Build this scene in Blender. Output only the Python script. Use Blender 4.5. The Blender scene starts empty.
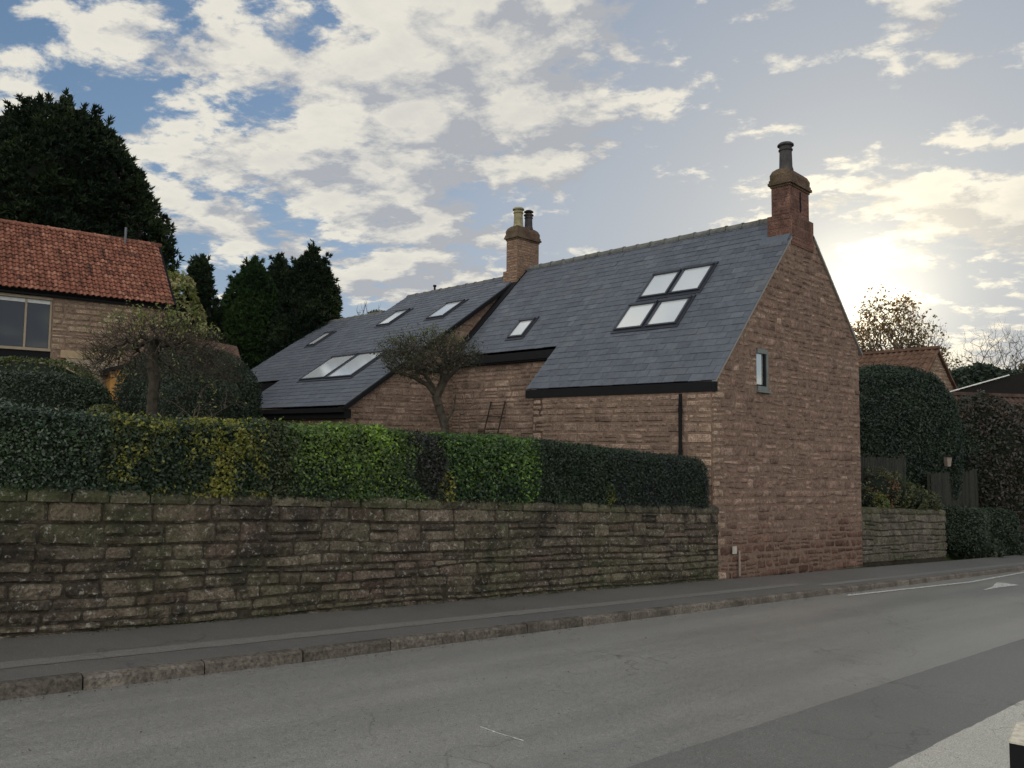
import bpy, math, random
import numpy as np
from mathutils import Matrix, Vector
rad = math.radians
R = np.random.default_rng(7)
random.seed(7)
scene = bpy.context.scene
COL = scene.collection

# ------------------------------------------------------------------ frames
AZ = rad(47.908); SL = math.tan(rad(3.991))
E1 = np.array([math.sin(AZ), math.cos(AZ), 0.0])      # along the road (downhill, to the right)
C1 = np.array([-math.cos(AZ), math.sin(AZ), 0.0])     # across the road, towards the houses
def gz(a): return -SL * np.clip(a, -40, 60)           # pavement level
def W(a, c, z=0.0):
    a = np.asarray(a, float); c = np.asarray(c, float); z = np.asarray(z, float)
    x = a * E1[0] + c * C1[0]; y = a * E1[1] + c * C1[1]
    x, y, z = np.broadcast_arrays(x, y, z)
    return np.stack([x, y, z], -1)
HA = np.array([3.7612, 14.3912, -0.8678])
HG = np.array([.70134, .71282, 0]); HL_ = np.array([-.71282, .70134, 0])
def Hs(s, l, z):
    s, l, z = np.broadcast_arrays(np.asarray(s, float), np.asarray(l, float), np.asarray(z, float))
    return HA + s[..., None] * HG + l[..., None] * HL_ + z[..., None] * np.array([0, 0, 1.0])

# ------------------------------------------------------------------ noise
def _h(i, j, k, s):
    n = (i * 374761393 + j * 668265263 + k * 2147483647 + s * 1274126177) & 0xffffffff
    n = ((n ^ (n >> 13)) * 1274126177) & 0xffffffff
    return ((n ^ (n >> 16)) & 0xffff) / 65535.0
def vn(P, sc=1.0, seed=0):
    P = np.asarray(P, float) * sc
    if P.ndim == 1: P = P[None]
    F = np.floor(P).astype(np.int64); f = P - F; f = f * f * (3 - 2 * f)
    r = 0
    for a in (0, 1):
        for b in (0, 1):
            for c in (0, 1):
                w = (f[..., 0] if a else 1 - f[..., 0]) * (f[..., 1] if b else 1 - f[..., 1]) * (f[..., 2] if c else 1 - f[..., 2])
                r = r + w * _h(F[..., 0] + a, F[..., 1] + b, F[..., 2] + c, seed)
    return r
def fb(P, sc=1.0, seed=0, o=3):
    r = 0; t = 0; am = 1.0
    for i in range(o):
        r = r + am * vn(P, sc * 2 ** i, seed + i * 17); t += am; am *= .5
    return r / t

# ------------------------------------------------------------------ object helpers
class G:
    """collects geometry: verts, faces, material index per face, tint per vertex"""
    def __init__(s): s.v = []; s.f = []; s.m = []; s.t = []; s.n = 0
    def add(s, V, F, mi=0, tint=None):
        V = np.asarray(V, float).reshape(-1, 3)
        if len(V) == 0: return s
        s.v.append(V)
        if isinstance(F, np.ndarray): s.f.append(F + s.n); s.m.append(np.full(len(F), mi))
        else:
            by = {}
            for q in F: by.setdefault(len(q), []).append(q)
            for q in by.values(): s.f.append(np.array(q) + s.n); s.m.append(np.full(len(q), mi))
        if tint is None: tint = np.full((len(V), 3), .5)
        tint = np.broadcast_to(np.asarray(tint, float), (len(V), 3))
        s.t.append(tint); s.n += len(V); return s
    def quad(s, a, b, c, d, mi=0, tint=None): return s.add([a, b, c, d], [(0, 1, 2, 3)], mi, tint)
    def hexa(s, P, mi=0, tint=None):        # 8 points: bottom 4 then top 4
        return s.add(P, [(0, 3, 2, 1), (4, 5, 6, 7), (0, 1, 5, 4), (1, 2, 6, 5), (2, 3, 7, 6), (3, 0, 4, 7)], mi, tint)
    def box(s, c, d, mi=0, ax=None, tint=None):  # centre, half sizes, optional axes rows
        ax = np.eye(3) if ax is None else np.asarray(ax)
        P = [np.asarray(c) + i * d[0] * ax[0] + j * d[1] * ax[1] + k * d[2] * ax[2]
             for k in (-1, 1) for i, j in ((-1, -1), (1, -1), (1, 1), (-1, 1))]
        return s.hexa(P, mi, tint)
    def tube(s, pts, rs, n=6, mi=0, tint=None, cap=True):
        pts = np.asarray(pts, float); k = len(pts)
        rs = np.broadcast_to(np.asarray(rs, float), (k,))
        T = np.gradient(pts, axis=0); T /= np.linalg.norm(T, axis=1)[:, None] + 1e-9
        up = np.array([0, 0, 1.0]) if abs(T[0][2]) < .9 else np.array([1.0, 0, 0])
        A = np.cross(T, up); A /= np.linalg.norm(A, axis=1)[:, None] + 1e-9; B = np.cross(T, A)
        th = np.arange(n) * 2 * math.pi / n
        V = pts[:, None] + rs[:, None, None] * (np.cos(th)[None, :, None] * A[:, None] + np.sin(th)[None, :, None] * B[:, None])
        F = [(i * n + j, i * n + (j + 1) % n, (i + 1) * n + (j + 1) % n, (i + 1) * n + j) for i in range(k - 1) for j in range(n)]
        s.add(V.reshape(-1, 3), np.array(F), mi, tint)
        if cap and n > 3:
            s.add(V[0], [tuple(range(n))[::-1]], mi, tint); s.add(V[-1], [tuple(range(n))], mi, tint)
        return s
    def lathe(s, c, prof, n=20, mi=0, tint=None):   # prof: (radius, z)
        th = np.arange(n) * 2 * math.pi / n; k = len(prof)
        V = np.array([[(c[0] + r * math.cos(t), c[1] + r * math.sin(t), c[2] + z) for t in th] for r, z in prof])
        F = [(i * n + j, i * n + (j + 1) % n, (i + 1) * n + (j + 1) % n, (i + 1) * n + j) for i in range(k - 1) for j in range(n)]
        s.add(V.reshape(-1, 3), np.array(F), mi, tint)
        s.add(V[-1], [tuple(range(n))], mi, tint); s.add(V[0], [tuple(range(n))[::-1]], mi, tint); return s
    def build(s, name, mats, parent=None, smooth=False):
        if not isinstance(mats, (list, tuple)): mats = [mats]
        V = np.concatenate(s.v)
        base = np.zeros(3)
        if parent is not None:
            p = parent
            while p is not None: base = base + np.array(p.location); p = p.parent
        V = V - base
        me = bpy.data.meshes.new(name)
        cnt = np.concatenate([np.full(len(f), f.shape[1]) for f in s.f]); idx = np.concatenate([f.reshape(-1) for f in s.f])
        me.vertices.add(len(V)); me.vertices.foreach_set('co', V.astype(np.float32).reshape(-1))
        me.loops.add(len(idx)); me.loops.foreach_set('vertex_index', idx.astype(np.int32))
        me.polygons.add(len(cnt)); st = np.concatenate([[0], np.cumsum(cnt)[:-1]])
        me.polygons.foreach_set('loop_start', st.astype(np.int32)); me.polygons.foreach_set('loop_total', cnt.astype(np.int32))
        me.polygons.foreach_set('material_index', np.concatenate(s.m).astype(np.int32))
        me.polygons.foreach_set('use_smooth', np.full(len(cnt), smooth))
        me.update(calc_edges=True)
        at = me.attributes.new('tint', 'FLOAT_COLOR', 'POINT')
        t = np.concatenate(s.t); at.data.foreach_set('color', np.concatenate([t, np.ones((len(t), 1))], 1).astype(np.float32).reshape(-1))
        for m in mats: me.materials.append(m)
        o = bpy.data.objects.new(name, me); COL.objects.link(o)
        if parent is not None: o.parent = parent
        return o
def tag(o, label=None, cat=None, group=None, kind=None):
    for k, v in (('label', label), ('category', cat), ('group', group), ('kind', kind)):
        if v: o[k] = v
    return o
def thing(name, loc, label, cat, group=None):
    o = bpy.data.objects.new(name, None); o.empty_display_size = .3; COL.objects.link(o); o.location = [float(x) for x in loc]
    return tag(o, label, cat, group)

# ------------------------------------------------------------------ materials
class M:
    def __init__(s, name):
        s.m = bpy.data.materials.new(name); s.m.use_nodes = True; s.t = s.m.node_tree; s.t.nodes.clear()
        s.out = s.n('ShaderNodeOutputMaterial'); s.p = s.n('ShaderNodeBsdfPrincipled'); s.l(s.p.outputs[0], s.out.inputs[0])
        s.co = s.n('ShaderNodeTexCoord').outputs['Object']
        s.tn = s.n('ShaderNodeAttribute'); s.tn.attribute_name = 'tint'
        s.sp = s.n('ShaderNodeSeparateColor'); s.l(s.tn.outputs['Color'], s.sp.inputs[0])
    def n(s, t, **k):
        x = s.t.nodes.new(t)
        for a, b in k.items(): setattr(x, a, b)
        return x
    def l(s, a, b): s.t.links.new(a, b)
    def put(s, v, sock):
        if hasattr(v, 'default_value') or hasattr(v, 'is_linked'): s.l(v, sock)
        else: sock.default_value = (*v, 1) if (isinstance(v, tuple) and len(v) == 3 and sock.type == 'RGBA') else v
    def noise(s, sc, det=4, ro=.6, co=None, dist=0):
        x = s.n('ShaderNodeTexNoise'); x.inputs['Scale'].default_value = sc; x.inputs['Detail'].default_value = det
        x.inputs['Roughness'].default_value = ro; x.inputs['Distortion'].default_value = dist; s.l(co or s.co, x.inputs['Vector']); return x.outputs[0]
    def scaled(s, v):
        x = s.n('ShaderNodeMapping'); x.inputs['Scale'].default_value = v; s.l(s.co, x.inputs[0]); return x.outputs[0]
    def rng(s, v, a, b, c=0., d=1.):
        x = s.n('ShaderNodeMapRange'); s.put(v, x.inputs[0])
        for i, q in enumerate((a, b, c, d)): x.inputs[i + 1].default_value = q
        return x.outputs[0]
    def math(s, op, a, b=0.):
        x = s.n('ShaderNodeMath', operation=op); s.put(a, x.inputs[0]); s.put(b, x.inputs[1]); return x.outputs[0]
    def mix(s, f, a, b, mode='MIX'):
        x = s.n('ShaderNodeMix', data_type='RGBA', blend_type=mode); s.put(f, x.inputs[0]); s.put(a, x.inputs[6]); s.put(b, x.inputs[7]); return x.outputs[2]
    def ramp(s, f, stops):
        x = s.n('ShaderNodeValToRGB'); e = x.color_ramp.elements
        while len(e) < len(stops): e.new(.5)
        for q, (p, c) in zip(e, stops): q.position = p; q.color = (*c, 1)
        s.put(f, x.inputs[0]); return x.outputs[0]
    def bump(s, h, st=.3, d=.02):
        x = s.n('ShaderNodeBump'); x.inputs['Strength'].default_value = st; x.inputs['Distance'].default_value = d; s.l(h, x.inputs['Height']); s.l(x.outputs[0], s.p.inputs['Normal'])
    def fin(s, col=None, rough=.8, spec=.3, metal=0.):
        if col is not None: s.put(col, s.p.inputs['Base Color'])
        s.put(rough, s.p.inputs['Roughness']); s.p.inputs['Specular IOR Level'].default_value = spec; s.p.inputs['Metallic'].default_value = metal
        return s.m
def simple(name, col, rough=.7, spec=.3, metal=0., nz=.15, sc=8):
    m = M(name); k = m.noise(sc); c = m.mix(1.0, col, m.ramp(k, [(.3, (1 - nz,) * 3), (.7, (1 + nz * .6,) * 3)]), 'MULTIPLY')
    return m.fin(c, rough, spec, metal)
def stone_mat(name, cols, moss=0., dark=.3, lichen=0., mosscol=(.05, .065, .02), bump=.5):
    m = M(name); r1 = m.sp.outputs[0]; r2 = m.sp.outputs[1]
    n = len(cols); c = m.ramp(r1, [(i / (n - 1), k) for i, k in enumerate(cols)])
    big = m.noise(.55, 4); mid = m.noise(3.2, 5, .65); fine = m.noise(34, 6, .7)
    c = m.mix(1., c, m.ramp(r2, [(0, (.8,) * 3), (1, (1.16,) * 3)]), 'MULTIPLY')
    c = m.mix(1., c, m.ramp(mid, [(.32, (.6, .58, .56)), (.66, (1.32,) * 3)]), 'MULTIPLY')
    c = m.mix(1., c, m.ramp(fine, [(.36, (.5,) * 3), (.62, (1.38,) * 3)]), 'MULTIPLY')
    st = m.rng(m.noise(1.9, 7, .75, dist=.8), .5, .6)
    c = m.mix(m.math('MULTIPLY', st, dark), c, (.022, .018, .015))
    if moss:
        mk = m.rng(m.math('ADD', m.math('MULTIPLY', big, .65), m.math('MULTIPLY', m.noise(7, 5, .7), .35)), .47, .62)
        c = m.mix(m.math('MULTIPLY', mk, moss), c, mosscol)
    if lichen:
        lk = m.rng(m.noise(19, 7, .8), .56, .62); c = m.mix(m.math('MULTIPLY', lk, lichen), c, (.42, .40, .34))
    m.bump(m.math('ADD', m.math('MULTIPLY', m.noise(22, 6, .7), 1.), m.math('MULTIPLY', m.noise(90, 3), .4)), bump, .02)
    return m.fin(c, .92, .15)
mt_gable = stone_mat('pink sandstone', [(.130, .086, .066), (.175, .114, .086), (.205, .138, .105), (.15, .094, .073), (.235, .165, .129)], dark=.3, lichen=.16)
def damp(m_):      # dark red damp patch at the foot of the gable, ragged upper edge
    nt = m_.node_tree; P_ = [n for n in nt.nodes if n.type == 'BSDF_PRINCIPLED'][0]; src = P_.inputs['Base Color'].links[0].from_socket
    tc = nt.nodes.new('ShaderNodeTexCoord'); sp = nt.nodes.new('ShaderNodeSeparateXYZ'); nt.links.new(tc.outputs['Object'], sp.inputs[0])
    no = nt.nodes.new('ShaderNodeTexNoise'); no.inputs['Scale'].default_value = .8; no.inputs['Detail'].default_value = 7; nt.links.new(tc.outputs['Object'], no.inputs[0])
    a_ = nt.nodes.new('ShaderNodeMath'); a_.operation = 'MULTIPLY_ADD'; nt.links.new(no.outputs[0], a_.inputs[0]); a_.inputs[1].default_value = -3.2; nt.links.new(sp.outputs[2], a_.inputs[2])
    mr_ = nt.nodes.new('ShaderNodeMapRange'); nt.links.new(a_.outputs[0], mr_.inputs[0])
    for i, q in enumerate((-1.15, -.75, .72, 0)): mr_.inputs[i + 1].default_value = q
    mx = nt.nodes.new('ShaderNodeMix'); mx.data_type = 'RGBA'; mx.blend_type = 'MULTIPLY'; nt.links.new(mr_.outputs[0], mx.inputs[0]); nt.links.new(src, mx.inputs[6]); mx.inputs[7].default_value = (.42, .31, .28, 1); nt.links.new(mx.outputs[2], P_.inputs['Base Color'])
damp(mt_gable)
mt_front = stone_mat('brown sandstone', [(.135, .092, .07), (.195, .137, .104), (.16, .11, .083), (.23, .165, .125)], dark=.3, lichen=.12)
mt_wall = stone_mat('garden wall stone', [(.052, .042, .032), (.088, .070, .051), (.068, .058, .041), (.108, .087, .064), (.075, .052, .041)], moss=.35, dark=.9, lichen=.45, bump=.7)
mt_wall2 = stone_mat('grey lower wall stone', [(.070, .060, .047), (.10, .085, .067), (.083, .072, .057)], moss=.35, dark=.4, lichen=.3)
mt_cope = stone_mat('mossy coping', [(.052, .047, .03), (.088, .077, .053), (.062, .058, .035)], moss=.5, dark=.7, lichen=.35, bump=.7)
mt_mort = simple('pale mortar', (.155, .105, .078), .95, .1, nz=.35, sc=12)
mt_mortd = simple('dark earthy joints', (.045, .038, .029), .97, .05, nz=.5, sc=14)
mt_quoin = stone_mat('dressed quoin', [(.20, .145, .105), (.26, .185, .135), (.22, .155, .115)], dark=.25, lichen=.15, bump=.35)
mt_chim = stone_mat('red chimney stone', [(.108, .058, .044), (.13, .070, .052), (.095, .05, .04)], dark=.35, lichen=.08)
mt_chim2 = stone_mat('buff chimney brick', [(.20, .125, .08), (.26, .165, .105), (.17, .10, .065)], dark=.25, lichen=.2)
mt_cap = stone_mat('mossy chimney cap', [(.085, .055, .04), (.10, .068, .048)], moss=.2, dark=.3)
mt_lhouse = stone_mat('left house stone', [(.17, .122, .084), (.235, .175, .12), (.195, .136, .092), (.265, .20, .14)], dark=.35, lichen=.2)
def slate_mat():
    m = M('blue grey slate'); r1 = m.sp.outputs[0]
    c = m.ramp(r1, [(0, (.044, .050, .060)), (.5, (.058, .065, .078)), (.9, (.070, .079, .093)), (1, (.078, .086, .1))])
    c = m.mix(1., c, m.ramp(m.noise(9, 5, .7), [(.3, (.75,) * 3), (.7, (1.2,) * 3)]), 'MULTIPLY')
    c = m.mix(m.rng(m.noise(1.1, 4), .55, .75, 0, .35), c, (.10, .105, .095))
    m.bump(m.noise(30, 5, .7), .25, .01); return m.fin(c, m.rng(m.noise(14), .3, .7, .5, .72), .45)
mt_slate = slate_mat()
def pantile_mat():
    m = M('orange clay pantile'); c = m.ramp(m.sp.outputs[0], [(0, (.075, .032, .022)), (.35, (.145, .055, .034)), (.7, (.195, .077, .047)), (1, (.26, .12, .078))])
    c = m.mix(m.rng(m.noise(2.4, 5, .7), .5, .7, 0, .55), c, (.10, .05, .032)); c = m.mix(1., c, m.ramp(m.noise(25, 5), [(.3, (.75,) * 3), (.7, (1.2,) * 3)]), 'MULTIPLY')
    return m.fin(c, .85, .2)
mt_pan = pantile_mat()
mt_black = simple('black painted timber', (.007, .007, .008), .75, .12)
mt_lead = simple('lead flashing', (.07, .08, .095), .5, .4)
mt_ridge = simple('weathered ridge tile', (.10, .10, .09), .85, .2, nz=.4)
mt_alu = simple('dark grey metal frame', (.022, .024, .03), .4, .5)
def pane_mat(name, col, metal, rough=.06):
    m = M(name); m.bump(m.noise(1.5, 2), .04, .02); return m.fin(col, rough, .8, metal)
mt_roofpane = pane_mat('pale skylight pane', (.64, .66, .65), .5, .12)  # one pale half-metallic colour for every skylight pane
mt_pane = pane_mat('dark window pane', (.02, .026, .033), .0, .04)
mt_pane.node_tree.nodes['Principled BSDF'].inputs['Specular IOR Level'].default_value = .22
mt_gpane = pane_mat('pale reflecting pane', (.55, .58, .56), .75, .06)
mt_frame = simple('grey painted frame', (.12, .13, .12), .6, .3)
mt_wood = simple('weathered beige window timber', (.25, .20, .14), .75, .25)
mt_pot = simple('buff clay pot', (.22, .19, .11), .85, .2, nz=.35)
mt_potd = simple('soot dark pot', (.035, .03, .03), .7, .3, nz=.4)
mt_white = simple('white paint and lit edge', (.62, .61, .56), .7, .3, nz=.3, sc=20)
mt_rust = simple('rusty iron', (.022, .013, .010), .8, .3, nz=.4)
mt_ochre = simple('ochre render', (.42, .22, .07), .9, .1, nz=.3, sc=4)
mt_soil = simple('dark soil', (.035, .028, .02), .97, .05, nz=.5)
mt_shed = simple('dark brown shed boards', (.016, .014, .013), .95, .05)
mt_dark = simple('dark void', (.006, .006, .006), .95, .05)
mt_fence = simple('weathered dark fence board', (.030, .030, .025), .9, .12, nz=.45, sc=15)
mt_pink = simple('pale pink stone ball', (.42, .30, .24), .8, .2)
def asphalt(name, col, patch, pc, gloss=.62, grit=.35, tracks=False):
    m = M(name); fine = m.noise(110, 4, .85); mid = m.noise(26, 6, .75); big = m.noise(.45, 5, .6)
    c = m.mix(1., col, m.ramp(fine, [(.36, (1 - grit * 1.3,) * 3), (.5, (1.,) * 3), (.64, (1 + grit * 1.9,) * 3)]), 'MULTIPLY')
    c = m.mix(1., c, m.ramp(mid, [(.32, (.78,) * 3), (.68, (1.2,) * 3)]), 'MULTIPLY')
    c = m.mix(m.rng(big, .42, .66, 0, patch), c, pc)
    spk = m.rng(m.noise(62, 3, .6), .66, .72); c = m.mix(m.math('MULTIPLY', spk, .7), c, (.40, .39, .35)); spd = m.rng(m.noise(55, 3, .6, dist=.2), .36, .30); c = m.mix(m.math('MULTIPLY', spd, .6), c, (.03, .03, .028))
    if tracks:   # worn wheel tracks and damp streaks drawn out along the road
        mp = m.n('ShaderNodeMapping'); mp.inputs['Rotation'].default_value = (0, 0, AZ - math.pi / 2); m.l(m.co, mp.inputs[0])
        m2 = m.n('ShaderNodeMapping'); m2.inputs['Scale'].default_value = (.09, 1.5, 1); m.l(mp.outputs[0], m2.inputs[0])
        tr = m.noise(1.2, 4, .6, co=m2.outputs[0]); c = m.mix(1., c, m.ramp(tr, [(.3, (.82,) * 3), (.7, (1.22, 1.2, 1.17))]), 'MULTIPLY')
    cr = m.n('ShaderNodeTexVoronoi', feature='DISTANCE_TO_EDGE'); cr.inputs['Scale'].default_value = .55
    wv = m.n('ShaderNodeVectorMath', operation='ADD'); m.l(m.co, wv.inputs[0])
    nn = m.n('ShaderNodeTexNoise'); nn.inputs['Scale'].default_value = 1.6; nn.inputs['Detail'].default_value = 6; m.l(m.co, nn.inputs[0]); m.l(nn.outputs[1], wv.inputs[1]); m.l(wv.outputs[0], cr.inputs['Vector'])
    ck = m.math('MULTIPLY', m.rng(cr.outputs[0], .0, .008, .55, 0), m.rng(m.noise(.35, 3), .5, .6)); c = m.mix(ck, c, (.02, .02, .018))
    m.bump(m.math('ADD', fine, m.math('MULTIPLY', mid, .6)), .35, .006)
    return m.fin(c, m.rng(mid, .3, .7, gloss - .08, gloss + .1), .5)
mt_road = asphalt('worn road asphalt', (.175, .170, .155), .4, (.145, .14, .127), .33, tracks=True)
mt_pave = asphalt('dark pavement asphalt', (.082, .077, .068), .65, (.112, .104, .09), .6)
mt_pstrip = asphalt('pale pavement trench patch', (.135, .126, .11), .4, (.10, .094, .083), .6)
mt_near = asphalt('dark strip asphalt', (.115, .11, .097), .5, (.088, .084, .074), .55)
mt_light = asphalt('pale gritty path', (.36, .34, .285), .5, (.29, .272, .23), .65, .45)
mt_kerb = stone_mat('kerb stone', [(.098, .085, .070), (.108, .093, .076), (.09, .078, .064)], dark=.3, bump=.25)
def line_mat():
    m = M('worn white road paint'); k = m.rng(m.noise(28, 5, .8), .42, .62); c = m.mix(k, (.20, .195, .18), (.62, .60, .54)); return m.fin(c, .6, .3)
mt_line = line_mat()
mt_grass = simple('rough grass', (.04, .055, .02), .95, .1, nz=.5, sc=3)
def leaf_mat(name, rough=.5, trans=.35, spec=.4):
    m = M(name); c = m.tn.outputs['Color']; m.fin(None, rough, spec); m.l(c, m.p.inputs['Base Color'])
    tr = m.n('ShaderNodeBsdfTranslucent'); m.l(m.mix(1., c, (1.5, 1.6, .8), 'MULTIPLY'), tr.inputs[0])
    mx = m.n('ShaderNodeMixShader'); mx.inputs[0].default_value = trans; m.l(m.p.outputs[0], mx.inputs[1]); m.l(tr.outputs[0], mx.inputs[2]); m.l(mx.outputs[0], m.out.inputs[0]); return m.m
mt_leaf = leaf_mat('leaf'); mt_holly = leaf_mat('glossy leaf', .38, .12, .42); mt_needle = leaf_mat('needle spray', .75, .2, .15)
mt_bark = simple('dark bark', (.05, .042, .032), .95, .1, nz=.5, sc=12)
mt_bark2 = simple('greyish bark', (.058, .048, .037), .95, .1, nz=.5, sc=12)
mt_twig = simple('grey brown twig', (.085, .065, .05), .9, .1, nz=.3, sc=12)

# ------------------------------------------------------------------ stonework
def stone_rows(g, mp, S, T, rh, ln, gap=.012, prot=.025, rough=.014, seed=0, top=None, holes=(), mi=0, rowlist=None, step=.03, wav=.012, edge=.028, quoin=None, side=None, split=.3):
    """rows of separate irregular stones; mp(s,t,d)->world; top(s)=upper limit; quoin=width of big end stones"""
    rg = np.random.default_rng(seed); rows = []
    t = T[0]; cuts = sorted({x for h in holes for x in (h[2], h[3])})
    while t < T[1] - 1e-4:
        h = rh * rg.uniform(.72, 1.32)
        if rowlist: h = rowlist(len(rows)) * rg.uniform(.93, 1.07)
        n = t + h
        for q in cuts:
            if t + .3 * rh < q < n + .35 * rh and abs(q - t) > .02: n = q
        if T[1] - n < rh * .45: n = T[1]
        rows.append((t, n)); t = n
    def line(i, s):
        if i == 0 or i == len(rows): return s * 0
        return (fb(np.stack([s * 1.0, s * 0 + i * 7.3, s * 0 + seed], -1), .9, seed, 2) - .5) * wav * 3
    for i, (t0, t1) in enumerate(rows):
        s = S[0] - rg.uniform(0, ln * .5) * (0 if quoin else 1); spans = []
        while s < S[1]:
            w = ln * rg.uniform(.5, 1.6) * (.8 + .5 * (t1 - t0) / rh)
            if quoin and s <= S[0] + 1e-6: w = quoin[i % 2] * rg.uniform(.85, 1.15)
            e = min(s + w, S[1])
            if S[1] - e < ln * .3: e = S[1]
            spans.append((max(s, S[0]), e)); s = e
        for h in holes:
            if t0 < h[3] - .01 and t1 > h[2] + .01:
                o = []
                for a, b in spans:
                    if b <= h[0] or a >= h[1]: o.append((a, b)); continue
                    if a < h[0] - .04: o.append((a, h[0]))
                    if b > h[1] + .04: o.append((h[1], b))
                spans = o
        items = []
        for a, b in spans:
            if t1 - t0 > rh * .85 and b - a > .12 and rg.random() < split:
                fr = rg.uniform(.35, .65); mid_ = a + (b - a) * rg.uniform(.3, .7); items += [(a, b, 0, fr)] + ([(a, mid_, fr, 1), (mid_, b, fr, 1)] if rg.random() < .4 else [(a, b, fr, 1)])
            else: items.append((a, b, 0, 1))
        for a, b, f0, f1 in items:
            if b - a < .03: continue
            if top is not None and t0 > min(top(a), top(b)) + .0 and t0 > top((a + b) / 2) - .02: continue
            nx = max(3, int((b - a) / step)); ny = max(3, int((t1 - t0) * (f1 - f0) / step))
            u = np.linspace(0, 1, nx + 1); v = np.linspace(0, 1, ny + 1); U, Vv = np.meshgrid(u, v, indexing='ij')
            gg = gap * rg.uniform(.6, 1.4); sk = rg.uniform(-.012, .012)
            ss = a + gg / 2 + U * (b - a - gg) + sk * (Vv - .5)
            lo = t0 + line(i, ss) + gg / 2; hi = t1 + line(i + 1, ss) - gg / 2
            q0 = lo + (hi - lo) * f0 + (gg / 2 if f0 > 0 else 0); q1 = lo + (hi - lo) * f1 - (gg / 2 if f1 < 1 else 0); tt = q0 + Vv * (q1 - q0)
            du = np.minimum(U, 1 - U) * (b - a); dv = np.minimum(Vv, 1 - Vv) * (t1 - t0) * (f1 - f0)
            cr = np.clip(1 - np.sqrt(du ** 2 + dv ** 2) / (.6 * edge + .01), 0, 1) * .012      # knocked-off corners
            ss += np.sign(.5 - U) * cr; tt += np.sign(.5 - Vv) * cr
            e = np.clip(np.minimum(du, dv) / edge, 0, 1) ** .55
            P = np.stack([ss, tt, ss * 0 + i * 3.1 + a], -1)
            pr = prot * rg.uniform(.35, 1.25)
            d = -.014 + e * (.014 + pr + (fb(P, 9, seed, 3) - .5) * rough * 2.4 + (U - .5) * rg.uniform(-1, 1) * rough + (Vv - .5) * rg.uniform(-1, 1) * rough)
            jig = (vn(P, 22, seed + 5) - .5) * .008; ss = ss + jig; tt = tt + (vn(P, 22, seed + 9) - .5) * .008
            if top is not None: tt = np.minimum(tt, top(ss) - .012)
            V = mp(ss, tt, d); ny1 = ny + 1
            ii, jj = np.meshgrid(np.arange(nx), np.arange(ny), indexing='ij'); k = (ii * ny1 + jj).reshape(-1)
            F = np.stack([k, k + ny1, k + ny1 + 1, k + 1], -1)
            tn = (rg.random(), rg.random(), rg.random())
            m_ = mi
            if side is not None and quoin and a <= S[0] + 1e-6: m_ = side
            g.add(V.reshape(-1, 3), F, m_, tn)
def wall_back(g, mp, S, tops, mi, thick=.3, n=40, bottom=lambda s: s * 0, d0=0.):
    s = np.linspace(S[0], S[1], n + 1); tp = tops(s); bt = bottom(s)
    V = np.concatenate([mp(s, bt, s * 0 + d0), mp(s, tp, s * 0 + d0), mp(s, bt, s * 0 - thick), mp(s, tp, s * 0 - thick)]); k = n + 1
    F = []
    for i in range(n):
        F += [(i, i + 1, k + i + 1, k + i), (2 * k + i + 1, 2 * k + i, 3 * k + i, 3 * k + i + 1), (k + i, k + i + 1, 3 * k + i + 1, 3 * k + i)]
    F += [(0, k, 3 * k, 2 * k), (n, 2 * k + n, 3 * k + n, k + n)]
    g.add(V, np.array(F), mi)

# ------------------------------------------------------------------ terrain, roads
def terrain():
    a = np.array([-400, -150, -60, -40, -25, -12, -6, -3, 0, 3, 6, 9, 12.35, 12.5, 15, 17.5, 19.7, 19.9, 22, 24, 25.5, 25.8, 28, 30, 32, 33, 36, 40, 46, 52, 60, 80, 120, 200, 400.])
    c = np.array([-400, -150, -60, -25, -10, -5, 0, 4, 7.9, 8.16, 8.19, 8.4, 8.8, 8.9, 9.2, 11, 13, 16, 20, 25, 30, 36, 45, 60, 90, 150, 400.])
    V = []
    for x in a:
        for y in c:
            z = gz(x) - .19
            if y > 8.17:
                rise = np.clip((y - 9) / 25, 0, 1) * 1.0
                if x < 12.4: z = gz(x) * np.clip(1 - (y - 9) / 30, .3, 1) + 1.08 + rise
                elif x < 19.8: z = gz(x) - .1 + (1.1 + rise if y > 15 else 0)
                elif x < 25.6 and y > 8.85: z = gz(x) + 1.22 + rise
                elif x >= 25.6 and y > 9.0: z = gz(x) + np.clip((y - 9) / 8, 0, 1) * .9 + rise
            V.append(W(x, y, z))
    n = len(c); F = np.array([(i * n + j, (i + 1) * n + j, (i + 1) * n + j + 1, i * n + j + 1) for i in range(len(a) - 1) for j in range(n - 1)])
    g = G(); g.add(np.array(V), F); tag(g.build('ground', mt_grass), kind='structure')
terrain()
def strip(name, c0, c1, mat, dz, a0=-40, a1=60, n=60, rag=0, kind='structure', seed=1):
    a = np.linspace(a0, a1, n + 1)
    if rag:
        a = np.unique(np.concatenate([np.linspace(a0, min(a1, 30), 500), np.linspace(min(a1, 30), a1, 20)])); n = len(a) - 1
    j = lambda s: (fb(np.stack([a, a * 0 + s, a * 0], -1), 9., seed, 5) - .5) * rag * 2 if rag else 0
    P = W(a, c0 + j(3), gz(a) + dz); Q = W(a, c1 + j(9), gz(a) + dz)
    g = G(); g.add(np.concatenate([P, Q]), np.array([(i, i + 1, n + 2 + i, n + 1 + i) for i in range(n)])); return tag(g.build(name, mat), kind=kind)
strip('road', 2.6, 6.47, mt_road, -.1)
strip('road_edge_strip', 2.2, 3.2, mt_near, -.096, rag=.010)
strip('near_path', -6.0, 2.215, mt_light, -.092, rag=.012)
strip('pavement', 6.555, 7.98, mt_pave, 0.0)
strip('pavement_patch', 6.93, 7.13, mt_pstrip, .004, a0=-8, a1=13.5, rag=.02)
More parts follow.
